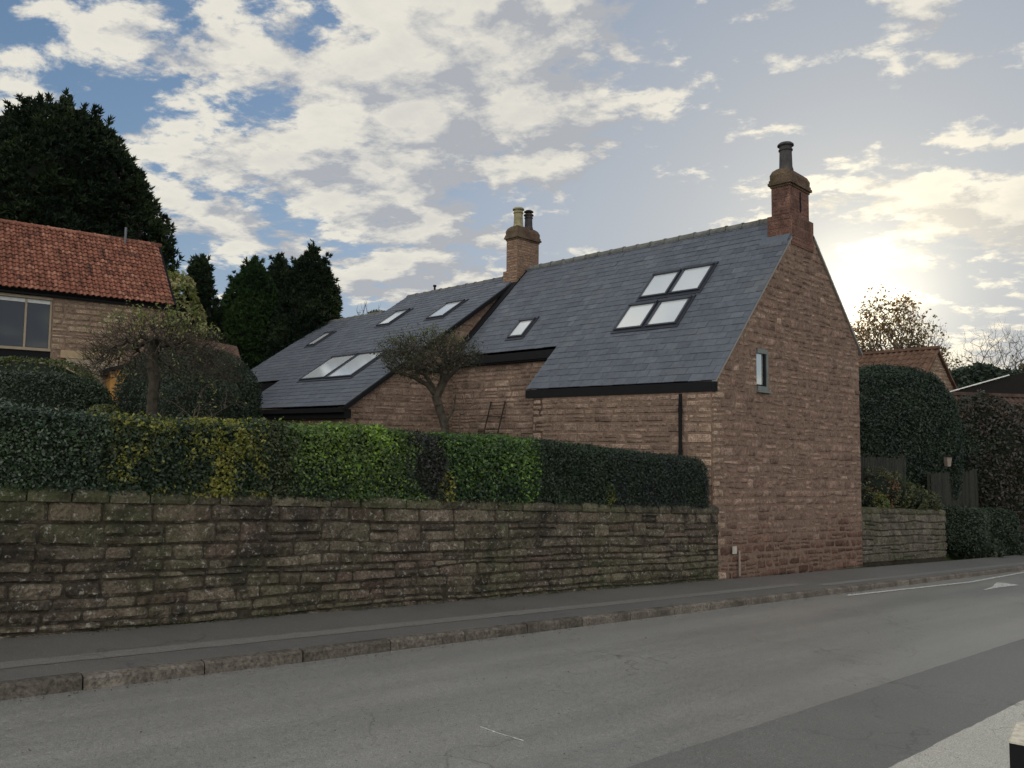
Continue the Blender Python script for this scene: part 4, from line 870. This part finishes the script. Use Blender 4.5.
tz = np.linspace(1.0, 2.6, 22); tx = np.interp(tz, [p_[2] for p_ in trunk], [p_[0] for p_ in trunk]) + R.normal(0, .010, 22); g.tube(np.stack([tx, 13 + R.normal(0, .01, 22), tz], -1), .078 + R.uniform(-.012, .016, 22) - .012 * (tz - 1), 9)
g.tube([(-1.12, 13, 1.9), (-.98, 13, 2.15), (-.95, 13, 2.4)], [.03, .022, .01], 6); g.build('trunk_and_limbs', mt_bark, T)
q = np.concatenate([E_, Mi, P[tips]]); q = q[R.random(len(q)) < np.clip(fb(q, 4, 7) * 3 - .8, .1, 1)]; q = np.repeat(q, 2, 0) + R.normal(0, .03, (len(q) * 2, 3)); hi = q[:, 2] > 3.28
g = G(); cc = palette(q, [(.028, .036, .020), (.045, .052, .028), (.08, .082, .048)], [3, 2, 1], 4); cc = np.where((hi & (R.random(len(q)) < .5))[:, None], np.array([[.10, .115, .035]]), cc)
leaves(g, q, norm(R.normal(0, 1, q.shape) + [0, 0, .5]), .024, cc, asp=.42); g.build('foliage', mt_leaf, T)
T = thing('bare_sapling', (-.62, 13.4, 1.1), 'fine bare twiggy sapling just right of the twisted tree trunk', 'shrub')
att = np.array([-.72, 13.4, 2.4]) + R.normal(0, 1, (150, 3)) * [.2, .18, .3]; P, par = grow(None, [(-.85, 13.4, 1.2), (-.85, 13.4, 1.7)], att, .3, .15, 5)
g = G(); tree_mesh(g, P, par, .002, .014); g.build('stems', mt_twig, T)

# bare trees on the right skyline
def bare_tree(base, h, wr, label, n, seed, leaf=None, rt=.014, tl=.7, per=3, flat=.5, cz=.62, rm=.32, ln_=.12):
    base = np.array(base, float); T = thing('bare_tree', base, label, 'tree', 'winter trees on the skyline')
    c = base + [0, 0, h * cz]; d = norm(R.normal(0, 1, (n, 3))); rr_ = R.uniform(.12, 1, n) ** .55; att = c + d * rr_[:, None] * np.array([wr, wr, h * (1 - cz) * .98]); att = att + (np.stack([fb(att, .5, seed + k) for k in range(3)], -1) - .5) * wr * .4
    P, par = grow(None, [base, base + [0, 0, h * .12], base + [.1, 0, h * .24]], att, 1.6, .09, seed)
    g = G(); tree_mesh(g, P, par, rt, rm, .42); tips = np.setdiff1d(np.arange(len(P)), par); E_, Mi = twigs(g, P, tips, per, tl, rt * .8, lambda S: norm(S - c) + [0, 0, .6]); g.build('trunk_and_branches', mt_twig, T)
    if leaf:
        q = np.concatenate([E_, Mi, P[tips]]); w = np.clip(fb(q, .45, seed + 9) * 3 - 1.0, 0, 1); q = q[R.random(len(q)) < w]; q = np.repeat(q, 2, 0) + R.normal(0, .12, (len(q) * 2, 3)); g = G(); leaves(g, q, norm(R.normal(0, 1, q.shape)), ln_, palette(q, leaf, [1] * len(leaf), .5)); g.build('foliage', mt_leaf, T)
OR = [(.22, .11, .035), (.15, .085, .03), (.09, .06, .03)]
bare_tree((27.0, 55, -2), 14.2, 3.0, 'autumn tree with thin orange leaves behind the orange roofed house, right of the gable', 1900, 3, OR, cz=.70, rt=.0095)
bare_tree((29.8, 55.5, -2), 12.2, 2.3, 'lower twiggy autumn tree between the orange leaved tree and the bare one', 1300, 5, [(.10, .075, .035), (.06, .055, .03)], cz=.68, rt=.0095)
bare_tree((32.2, 50, -2.5), 11.9, 3.9, 'wide bare leafless tree at the right edge of the skyline', 1700, 7, None, cz=.55, rt=.0085, rm=.25)
bare_tree((30.2, 44, -2.5), 8.6, 2.0, 'small brownish leafy tree below the bare tree, over the shed with the lit roof edge', 500, 9, [(.05, .045, .025), (.08, .055, .03)], cz=.7, rt=.01)
bare_tree((-11.4, 60, 4), 8.0, 2.0, 'distant bare tree top showing above the lower slate ridge', 220, 11, None, cz=.6, rt=.02)
blob('distant_shrub', (-9.6, 55, 9.6), (1.0, 1, 1.0), 'distant olive bush top beside the far bare tree above the slate ridge', 'tree', [(.09, .08, .04), (.06, .06, .03)], 1500, .12, bulge=.2, seed=3)

# ------------------------------------------------------------------ right hand side
def gabled(name, base, dirx, L, Wd, he, hr, label, roofm, wallm, pant=True, tiles=(.3, .4), overh=.15):
    """base = near left bottom corner, dirx = unit ridge dir; roof ridge parallel to dirx"""
    base = np.array(base, float); dx = np.array([*dirx, 0.]); dx /= np.linalg.norm(dx); dy = np.array([-dx[1], dx[0], 0]); T = thing(name, base, label, 'house')
    def Q(t, n, z): 
        t, n, z = np.broadcast_arrays(np.asarray(t, float), np.asarray(n, float), np.asarray(z, float)); return base + t[..., None] * dx + n[..., None] * dy + z[..., None] * np.array([0, 0, 1.])
    g = G(); pr = [(0, 0), (Wd, 0), (Wd, he), (Wd / 2, hr), (0, he)]
    g.add(np.array([Q(t, n, z) for t in (0, L) for n, z in pr]), [(0, 4, 3, 2, 1), (5, 6, 7, 8, 9)] + [(i, (i + 1) % 5, (i + 1) % 5 + 5, i + 5) for i in range(5) if i not in (2, 3)], 1, (.5, .5, .5))
    stone_rows(g, lambda s, t, d: Q(s, -d, t), (0, L), (0, he), .22, .45, prot=.02, seed=int(abs(base[0] * 7)), step=.08); stone_rows(g, lambda s, t, d: Q(L + d, s, t), (0, Wd), (0, hr), .22, .45, prot=.02, seed=5, step=.08, top=lambda s: he + (hr - he) * (1 - np.abs(s - Wd / 2) / (Wd / 2)) - .05)
    g.build('wall', [wallm, mt_mort], T)
    g = G(); run = Wd / 2; rise = hr - he; sl_ = math.hypot(run, rise); u = (run / sl_, rise / sl_)
    for sgn in (0, 1):
        def PP(t, y, h, sgn=sgn):
            y = y - overh; n = y * u[0] - h * u[1]; n = n if sgn == 0 else Wd - n; return Q(t, n, he + y * u[1] + h * u[0])
        if pant: pantiles(g, PP, -.15, L + .15, sl_ + overh, tiles[0], tiles[1], seed=sgn)
        g.hexa([PP(np.array(t), np.array(y), np.array(h)) for h in (-.1, .0) for t, y in ((-.15, 0.), (L + .15, 0.), (L + .15, sl_ + overh), (-.15, sl_ + overh))], 0)
    g.hexa([Q(t, n, z) for z in (hr, hr + .14) for t, n in ((-.15, Wd / 2 - .14), (L + .15, Wd / 2 - .14), (L + .15, Wd / 2 + .14), (-.15, Wd / 2 + .14))]); g.build('roof', roofm, T)
    return T
mt_pand = simple('weathered red pantile', (.105, .062, .043), .9, .1, nz=.4, sc=3)
rdir = np.array([22.0 - 17.0, 39.0 - 38.2])
gabled('tiled_house', (15.56, 43.2, -2.2), (.6, -.8), 7, 4.6, 6.3, 8.57, 'small orange roofed house with pale gable end above the big dark hedge', mt_pand, mt_lhouse, tiles=(.3, .36))
gabled('tiled_house', (19.3, 29.6, -2.6), (.95, .31), 9, 5.2, 3.2, 6.2, 'low cottage with dark red tiled roof and stone wall at the right edge', simple('dark red brown tile', (.065, .042, .034), .9, .15, nz=.45, sc=3), mt_lhouse, tiles=(.3, .36))
S = thing('shed', (24, 39, -2), 'dark shed with thin roof edge coloured as if catching light below the bare tree', 'shed')
g = G(); g.hexa([(21.5, 38, -2), (26, 38, -2), (26, 42, -2), (21.5, 42, -2), (21.5, 38, 4.0), (26, 38, 5.3), (26, 42, 4.6), (21.5, 42, 3.3)]); g.build('wall', mt_shed, S)
g = G(); g.hexa([(21.3, 37.9, 4.0), (24.6, 37.9, 4.96), (24.6, 38.0, 4.96), (21.3, 38.0, 4.0), (21.3, 37.9, 4.045), (24.6, 37.9, 5.0), (24.6, 38.0, 5.0), (21.3, 38.0, 4.045)]); g.build('lit_roof_edge', mt_white, S)  # white stands in for light caught on the roof edge
DH = [(.010, .019, .012), (.014, .027, .016), (.024, .040, .02)]
blob('hedge', (13.15, 27.0, 1.45), (2.25, 1.7, 2.76), 'huge dark rounded evergreen hedge right of the gable, behind the board fence', 'hedge', DH, 75000, .045, p=.7, bulge=.07, seed=21, spread=.7, zmin=-1)
blob('shrub', (16.7, 28.4, .9), (1.25, 1.0, 1.6), 'dark evergreen mass right of the huge hedge, behind the second fence', 'shrub', DH, 16000, .055, bulge=.14, seed=22, zmin=-1)
blob('shrub', (17.6, 28.4, .6), (1.9, 1.2, 2.75), 'brown twiggy winter bush in front of the dark red cottage roof', 'shrub', [(.032, .026, .02), (.045, .035, .026), (.022, .026, .015)], 16000, .07, bulge=.22, seed=23, p=.9, core=.8)
blob('shrub', (26.8, 44, 3.9), (2.2, 1.5, 2.0), 'dark evergreen bush just right of the small orange roofed house end', 'shrub', DH, 6000, .13, bulge=.2, seed=24)
conifer('conifer', (31.3, 46, -2), 8.5, 1.15, SPIRE, 'small dark conifer among bushes at the right edge skyline', CF, 1500, .32, seed=31, lump=.25)
blob('shrub', (29.0, 44.5, 3.2), (3.0, 1.2, 2.4), 'dark tangled bushes behind the shed near the right edge', 'shrub', [(.02, .028, .016), (.04, .035, .022)], 9000, .12, bulge=.25, seed=25)
def board_fence(a0, a1, c0, z0, h, label, droop=0., bw=.085, gap=.022):
    T = thing('board_fence', W((a0 + a1) / 2, c0, z0), label, 'fence', 'board fences right of the gable'); rg = np.random.default_rng(int(a0 * 10)); g = G(); a = a0
    while a < a1:
        hh = h + rg.uniform(-.03, .03) - droop * (a - a0); tl = rg.uniform(-.006, .006)
        g.hexa([W(x + tl * (z > .1), c, z0 + z) for z in (0, hh) for x, c in ((a, c0 + tl), (a + bw, c0 - tl), (a + bw, c0 + .02), (a, c0 + .02))]); a += bw + gap
    g.build('boards', mt_fence, T)
    for zr in (.25, h * .75): g = G(); g.hexa([W(x, c, z0 + z) for z in (zr, zr + .07) for x, c in ((a0, c0 + .022), (a1, c0 + .022), (a1, c0 + .06), (a0, c0 + .06))]); g.build('rail', mt_fence, T)
    for x in np.linspace(a0 + .03, a1 - .08, 3): g = G(); g.hexa([W(x + i, c0 + .062 + j, z0 + z) for z in (-.3, h + .02) for i, j in ((0, 0), (.08, 0), (.08, .08), (0, .08))]); g.build('post', mt_fence, T)
board_fence(20.1, 24.7, 9.4, -.15, 1.40, 'weathered board fence right beside the pink gable, above the short grey wall', .02)
board_fence(26.3, 30.6, 9.25, -.95, 1.62, 'second board fence further right, above the clipped box hedges', .0)
Bx = thing('bird_box', (14.2, 25.1, .85), 'small pale wooden bird box hanging in the dark hedge', 'bird box')
def bq(x, y, z): return (14.2 + x, 25.1 + y, 1.02 + z)
g = G(); g.hexa([bq(-.05, -.06, -.15), bq(.05, -.06, -.15), bq(.05, .12, -.15), bq(-.05, .12, -.15), bq(-.08, -.09, .15), bq(.08, -.09, .15), bq(.08, .12, .18), bq(-.08, .12, .18)]); g.build('box', simple('pale timber', (.2, .165, .135), .9, .1), Bx)
g = G(); g.hexa([bq(-.1, -.13, .153), bq(.1, -.13, .153), bq(.1, .13, .19), bq(-.1, .13, .19), bq(-.1, -.13, .168), bq(.1, -.13, .168), bq(.1, .13, .205), bq(-.1, .13, .205)]); g.build('lid', mt_shed, Bx)
SH = [(.035, .05, .022), (.06, .07, .03), (.09, .08, .03), (.02, .03, .015)]
for a, c, z, r, lab, cl in ((20.9, 9.15, .15, (.38, .3, .38), 'small leafy green shrub nearest the gable on the short grey wall', SH), (21.9, 9.15, .32, (.62, .42, .62), 'tall loose shrub with reddish leaves in front of the first board fence', SH + [(.14, .06, .03)]),
                           (21.5, 8.95, -.02, (.3, .22, .28), 'yellow green trailing plant over the short grey wall top', [(.14, .13, .03), (.08, .10, .03)]), (22.9, 9.1, .22, (.58, .4, .55), 'green loose shrub right of the reddish one, before the fence end', SH), (23.9, 9.05, .02, (.55, .35, .45), 'low spreading shrub on the short grey wall, nearest the gateway', SH), (24.9, 9.0, -.15, (.5, .3, .35), 'lowest leafy plant at the right end of the short grey wall', SH)):
    blob('shrub', W(a, c, z), r, lab, 'shrub', cl, 1000, .042, p=1., bulge=.3, core=.62, seed=int(a * 3), spread=1.2)
BXc = [(.018, .03, .018), (.03, .045, .025), (.04, .055, .035)]
blob('box_hedge', W(27.0, 8.75, -1.1), (.85, .5, .72), 'left clipped box hedge in the gateway below the second fence', 'hedge', BXc, 9000, .04, p=.45, rot=AZ - 1.57, bulge=.03, seed=41)
blob('box_hedge', W(29.2, 8.8, -1.15), (1.15, .5, .6), 'right and wider clipped box hedge in the gateway', 'hedge', BXc, 9000, .04, p=.45, bulge=.03, seed=42)
blob('shrub', W(27.6, 8.3, -1.72), (.75, .35, .42), 'loose ivy like ground shrub below the left box hedge at the pavement', 'shrub', BXc + [(.05, .06, .035)], 3000, .05, p=.9, bulge=.3, seed=43, core=.75, spread=1.1)
blob('shrub', W(30.2, 8.35, -1.85), (1.2, .4, .5), 'dark spreading shrub at the pavement beside the far wall stub', 'shrub', BXc, 4500, .05, p=.9, bulge=.3, seed=44, core=.75, spread=1.1)
blob('shrub', W(32.2, 10.3, -.75), (1.3, .8, .75), 'round yellow topped bush behind the far wall stub', 'shrub', [(.03, .045, .015), (.07, .09, .02), (.12, .12, .03)], 6000, .06, p=.9, bulge=.15, seed=45)
# black post at the near corner
Bp = thing('bollard', (2.66, 3.9, -.35), 'black square post with pale flat top in the bottom right corner', 'bollard')
bu = np.array([.84, -.54, 0]); bv = np.array([.62, .78, 0]); b0 = np.array([2.455, 3.88, 0.])
def BP(u, v, z): return b0 + bu * u + bv * v + np.array([0, 0, z])
def ring(i, z): return [BP(i + k, i, z) for k in (0,)] + [BP(.3 - i, i, z), BP(.3 - i, .3 - i, z), BP(i, .3 - i, z)]
g = G(); g.hexa(ring(.0, -.45) + ring(0, .225)); g.build('post', mt_black, Bp)
g = G(); g.hexa(ring(-.004, .226) + ring(-.004, .236)); g.hexa(ring(-.004, .236) + ring(.006, .246)); g.build('cap', simple('pale cream cap', (.42, .385, .31), .7, .3, nz=.35, sc=30), Bp)
# fallen leaves and grit in the gutter and at the wall foot
g = G(); n = 2600; a = R.uniform(0, 26, n); w_ = R.random(n); c = np.where(w_ < .45, 6.4 - np.abs(R.normal(0, .05, n)), np.where(w_ < .9, 7.93 - np.abs(R.normal(0, .05, n)), R.uniform(2.3, 7.8, n))); z = gz(a) + np.where(c < 6.46, -.088, .012)
P = W(a, c, z); leaves(g, P, np.tile([0, 0, 1.], (n, 1)), .010, palette(P, [(.10, .065, .03), (.05, .04, .025), (.25, .22, .16)], [2, 2, 1]), spread=.25); tag(g.build('fallen_leaves', mt_leaf), 'scattered fallen leaves and grit along the kerb and the foot of the walls', 'fallen leaves', kind='stuff')
g = G(); n = 2600; a = np.concatenate([R.uniform(0, 12.3, 1500), R.uniform(20, 25.6, 1100)]); cl_ = fb(np.stack([a, a * 0, a * 0], -1), 1.4, 6) > .5; a = a[cl_]; c = np.where(a < 15, 7.95, 8.6) - np.abs(R.normal(0, .025, len(a))); P = W(a, c, gz(a) + R.uniform(.0, .05, len(a)))
leaves(g, P, np.tile([0, 0, 1.], (len(a), 1)), .017, palette(P, [(.03, .045, .012), (.07, .08, .02)], [2, 1]), spread=.9, asp=.25); tag(g.build('wall_foot_moss', mt_leaf), 'moss and tiny weeds growing along the foot of the walls', 'moss', kind='stuff')

# ------------------------------------------------------------------ sky, sun, camera
SUN_AZ, SUN_EL = rad(24.0), rad(10.5)
sd = Vector((math.sin(SUN_AZ) * math.cos(SUN_EL), math.cos(SUN_AZ) * math.cos(SUN_EL), math.sin(SUN_EL)))
w = bpy.data.worlds.new('World'); scene.world = w; w.use_nodes = True; t = w.node_tree; t.nodes.clear()
def N(ty, **k):
    x = t.nodes.new(ty)
    for a, b in k.items(): setattr(x, a, b)
    return x
def lk(a, b): t.links.new(a, b)
def mth(op, a, b=0., c=None, clamp=False):
    x = N('ShaderNodeMath', operation=op, use_clamp=clamp)
    for i, v in enumerate((a, b) if c is None else (a, b, c)):
        if hasattr(v, 'is_linked'): lk(v, x.inputs[i])
        else: x.inputs[i].default_value = v
    return x.outputs[0]
def mr(v, a, b, c=0., d=1., st='SMOOTHSTEP'):
    x = N('ShaderNodeMapRange', interpolation_type=st); lk(v, x.inputs[0])
    for i, q in enumerate((a, b, c, d)): x.inputs[i + 1].default_value = q
    return x.outputs[0]
def mixc(f, a, b):
    x = N('ShaderNodeMix', data_type='RGBA')
    for v, s in ((f, x.inputs[0]), (a, x.inputs[6]), (b, x.inputs[7])):
        if hasattr(v, 'is_linked'): lk(v, s)
        else: s.default_value = (*v, 1) if isinstance(v, tuple) else v
    return x.outputs[2]
out = N('ShaderNodeOutputWorld'); bg = N('ShaderNodeBackground'); lk(bg.outputs[0], out.inputs[0]); bg.inputs[1].default_value = .1
sky = N('ShaderNodeTexSky', sky_type='NISHITA'); sky.sun_disc = False; sky.sun_elevation = SUN_EL; sky.sun_rotation = SUN_AZ; sky.air_density = 1.0; sky.dust_density = .6; sky.ozone_density = 1.6
geo = N('ShaderNodeTexCoord'); vec = geo.outputs['Generated']; sep = N('ShaderNodeSeparateXYZ'); lk(vec, sep.inputs[0]); zz = sep.outputs[2]
dot = N('ShaderNodeVectorMath', operation='DOT_PRODUCT'); lk(vec, dot.inputs[0]); dot.inputs[1].default_value = sd; ca = dot.outputs['Value']
den = mth('ADD', mth('MAXIMUM', zz, 0.), .24); px = mth('DIVIDE', sep.outputs[0], den); py = mth('DIVIDE', sep.outputs[1], den)
cmb = N('ShaderNodeCombineXYZ'); lk(px, cmb.inputs[0]); lk(py, cmb.inputs[1])
def nz(sc, det, ro, off=(0, 0, 0), dist=0., scl=(1, 1, 1), rot=0.):
    mp = N('ShaderNodeMapping'); mp.inputs['Location'].default_value = off; mp.inputs['Scale'].default_value = scl; mp.inputs['Rotation'].default_value = (0, 0, rot); lk(cmb.outputs[0], mp.inputs[0])
    x = N('ShaderNodeTexNoise'); x.inputs['Scale'].default_value = sc; x.inputs['Detail'].default_value = det; x.inputs['Roughness'].default_value = ro; x.inputs['Distortion'].default_value = dist; lk(mp.outputs[0], x.inputs[0]); return x.outputs[0]
def dens(o):
    a_ = nz(1.45, 9, .6, (3.1 + o[0], 1.7 + o[1], 0), .3, (1, 1.2, 1), .5); b_ = nz(6.4, 8, .62, (7.1 + o[0] , 2.7 + o[1], 0), .15, (1, 1.2, 1), .5); return mth('ADD', mth('MULTIPLY', a_, .58), mth('MULTIPLY', b_, .42))
cov = None
back = mr(ca, .5, -.35, 1., 3.4)  # unseen sky away from the sun boosted to brighten walls and road
def blobw(u, v, sg, amp):      # a cloud bank lying in a given compass direction and height
    global cov
    d_ = Vector((u, v[0], v[1])).normalized() if False else Vector(u).normalized()
    x = N('ShaderNodeVectorMath', operation='DOT_PRODUCT'); lk(vec, x.inputs[0]); x.inputs[1].default_value = d_
    e = mth('MULTIPLY', mth('EXPONENT', mth('MULTIPLY', mth('SUBTRACT', x.outputs['Value'], 1.), sg)), amp); cov = e if cov is None else mth('ADD', cov, e)
CLOUD_BANKS = []
#CLOUDS#
blobw((-.25, 1, .45), 0, 9, .045); blobw((-.62, 1, .5), 0, 25, .075); blobw((.0, 1, .25), 0, 30, .06); blobw((.2, 1, .33), 0, 30, -.04); blobw((-.42, 1, .25), 0, 60, -.05); blobw((.45, 1, .62), 0, 30, .03); blobw((.33, 1, .4), 0, 60, -.05); blobw((.62, 1, .3), 0, 70, -.03)
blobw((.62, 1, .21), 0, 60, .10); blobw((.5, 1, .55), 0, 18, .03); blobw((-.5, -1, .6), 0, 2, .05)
cov = mth('ADD', cov, mr(ca, .42, -.2, 0., .13))  # extra cloud away from the sun, added to warm the ambient light
d0 = mth('ADD', dens((0, 0)), cov); d1 = mth('ADD', dens((-.05, -.11)), cov)
mask = mr(d0, .527, .58); rel = mth('SUBTRACT', d0, d1)
thick = mr(d0, .56, .74)
glow = mth('EXPONENT', mth('MULTIPLY', mth('SUBTRACT', ca, 1.), 60.)); dl2 = N('ShaderNodeVectorMath', operation='DOT_PRODUCT'); lk(vec, dl2.inputs[0]); dl2.inputs[1].default_value = Vector((math.sin(rad(24.3)), math.cos(rad(24.3)), .160)).normalized(); glow2 = mth('EXPONENT', mth('MULTIPLY', mth('SUBTRACT', dl2.outputs['Value'], 1.), 320.))
lit = mth('ADD', mr(rel, -.035, .045, .0, 1., 'LINEAR'), 0.)
ccol = mixc(lit, (4.2, 4.35, 4.6), (8.2, 7.8, 6.8)); ccol = mixc(mth('MULTIPLY', thick, .38), ccol, (4.0, 4.15, 4.4))
skb = N('ShaderNodeMix', data_type='RGBA', blend_type='MULTIPLY'); skb.inputs[0].default_value = 1.; lk(sky.outputs[0], skb.inputs[6]); skb.inputs[7].default_value = (1.0, 1.0, 1.0, 1)
dv = N('ShaderNodeVectorMath', operation='MULTIPLY_ADD'); lk(skb.outputs[2], dv.inputs[0]); dv.inputs[1].default_value = (.19, .19, .19); dv.inputs[2].default_value = (1, 1, 1)
dq = N('ShaderNodeVectorMath', operation='DIVIDE'); lk(skb.outputs[2], dq.inputs[0]); lk(dv.outputs[0], dq.inputs[1]); bt = N('ShaderNodeVectorMath', operation='MULTIPLY'); lk(dq.outputs[0], bt.inputs[0]); bt.inputs[1].default_value = (1.44, 1.66, 2.04); base = mixc(mr(ca, .80, .99, 0., .6), bt.outputs[0], (4.6, 4.7, 4.7))
hor = mr(zz, .0, .30); base = mixc(mth('MULTIPLY', mth('SUBTRACT', 1., hor), .5), base, (3.6, 3.9, 4.4))
ccs = N('ShaderNodeVectorMath', operation='SCALE'); ccs.inputs[0].default_value = (3.6, 3.0, 1.7); lk(mth('EXPONENT', mth('MULTIPLY', mth('SUBTRACT', ca, 1.), 70.)), ccs.inputs[3])
cca = N('ShaderNodeVectorMath', operation='ADD'); lk(ccol, cca.inputs[0]); lk(ccs.outputs[0], cca.inputs[1]); ccol = cca.outputs[0]
full = mixc(mth('MULTIPLY', mask, .93), base, ccol)
def addc(a, b):
    x = N('ShaderNodeMix', data_type='RGBA', blend_type='ADD'); x.inputs[0].default_value = 1.; lk(a, x.inputs[6]); lk(b, x.inputs[7]); return x.outputs[2]
def scalec(col, f):
    x = N('ShaderNodeVectorMath', operation='SCALE'); x.inputs[0].default_value = col; lk(f, x.inputs[3]); return x.outputs[0]
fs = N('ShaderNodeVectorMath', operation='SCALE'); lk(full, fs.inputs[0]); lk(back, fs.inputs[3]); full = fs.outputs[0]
full = addc(full, scalec((2.0, 1.6, .8), glow)); full = addc(full, scalec((7., 6.2, 4.4), glow2))
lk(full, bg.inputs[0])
L = bpy.data.lights.new('sun', 'SUN'); L.energy = 2.2; L.angle = rad(1.2); L.color = (1, .86, .66); Lo = bpy.data.objects.new('sun', L); COL.objects.link(Lo)
Lo.rotation_euler = (-sd).to_track_quat('-Z', 'Y').to_euler(); Lo.location = (0, 0, 60)
cam = bpy.data.cameras.new('camera'); cam.lens = 769 / 1024 * 36; cam.sensor_width = 36; cam.clip_end = 3000; cam.clip_start = .05
co = bpy.data.objects.new('camera', cam); COL.objects.link(co)
co.matrix_world = Matrix.Translation((0, 0, 1.7)) @ Matrix.Rotation(rad(93.9), 4, 'X') @ Matrix.Rotation(.010, 4, 'Z')
scene.camera = co
vs = scene.view_settings; vs.view_transform = 'Standard'; vs.look = 'None'; vs.exposure = .05; vs.gamma = 1.
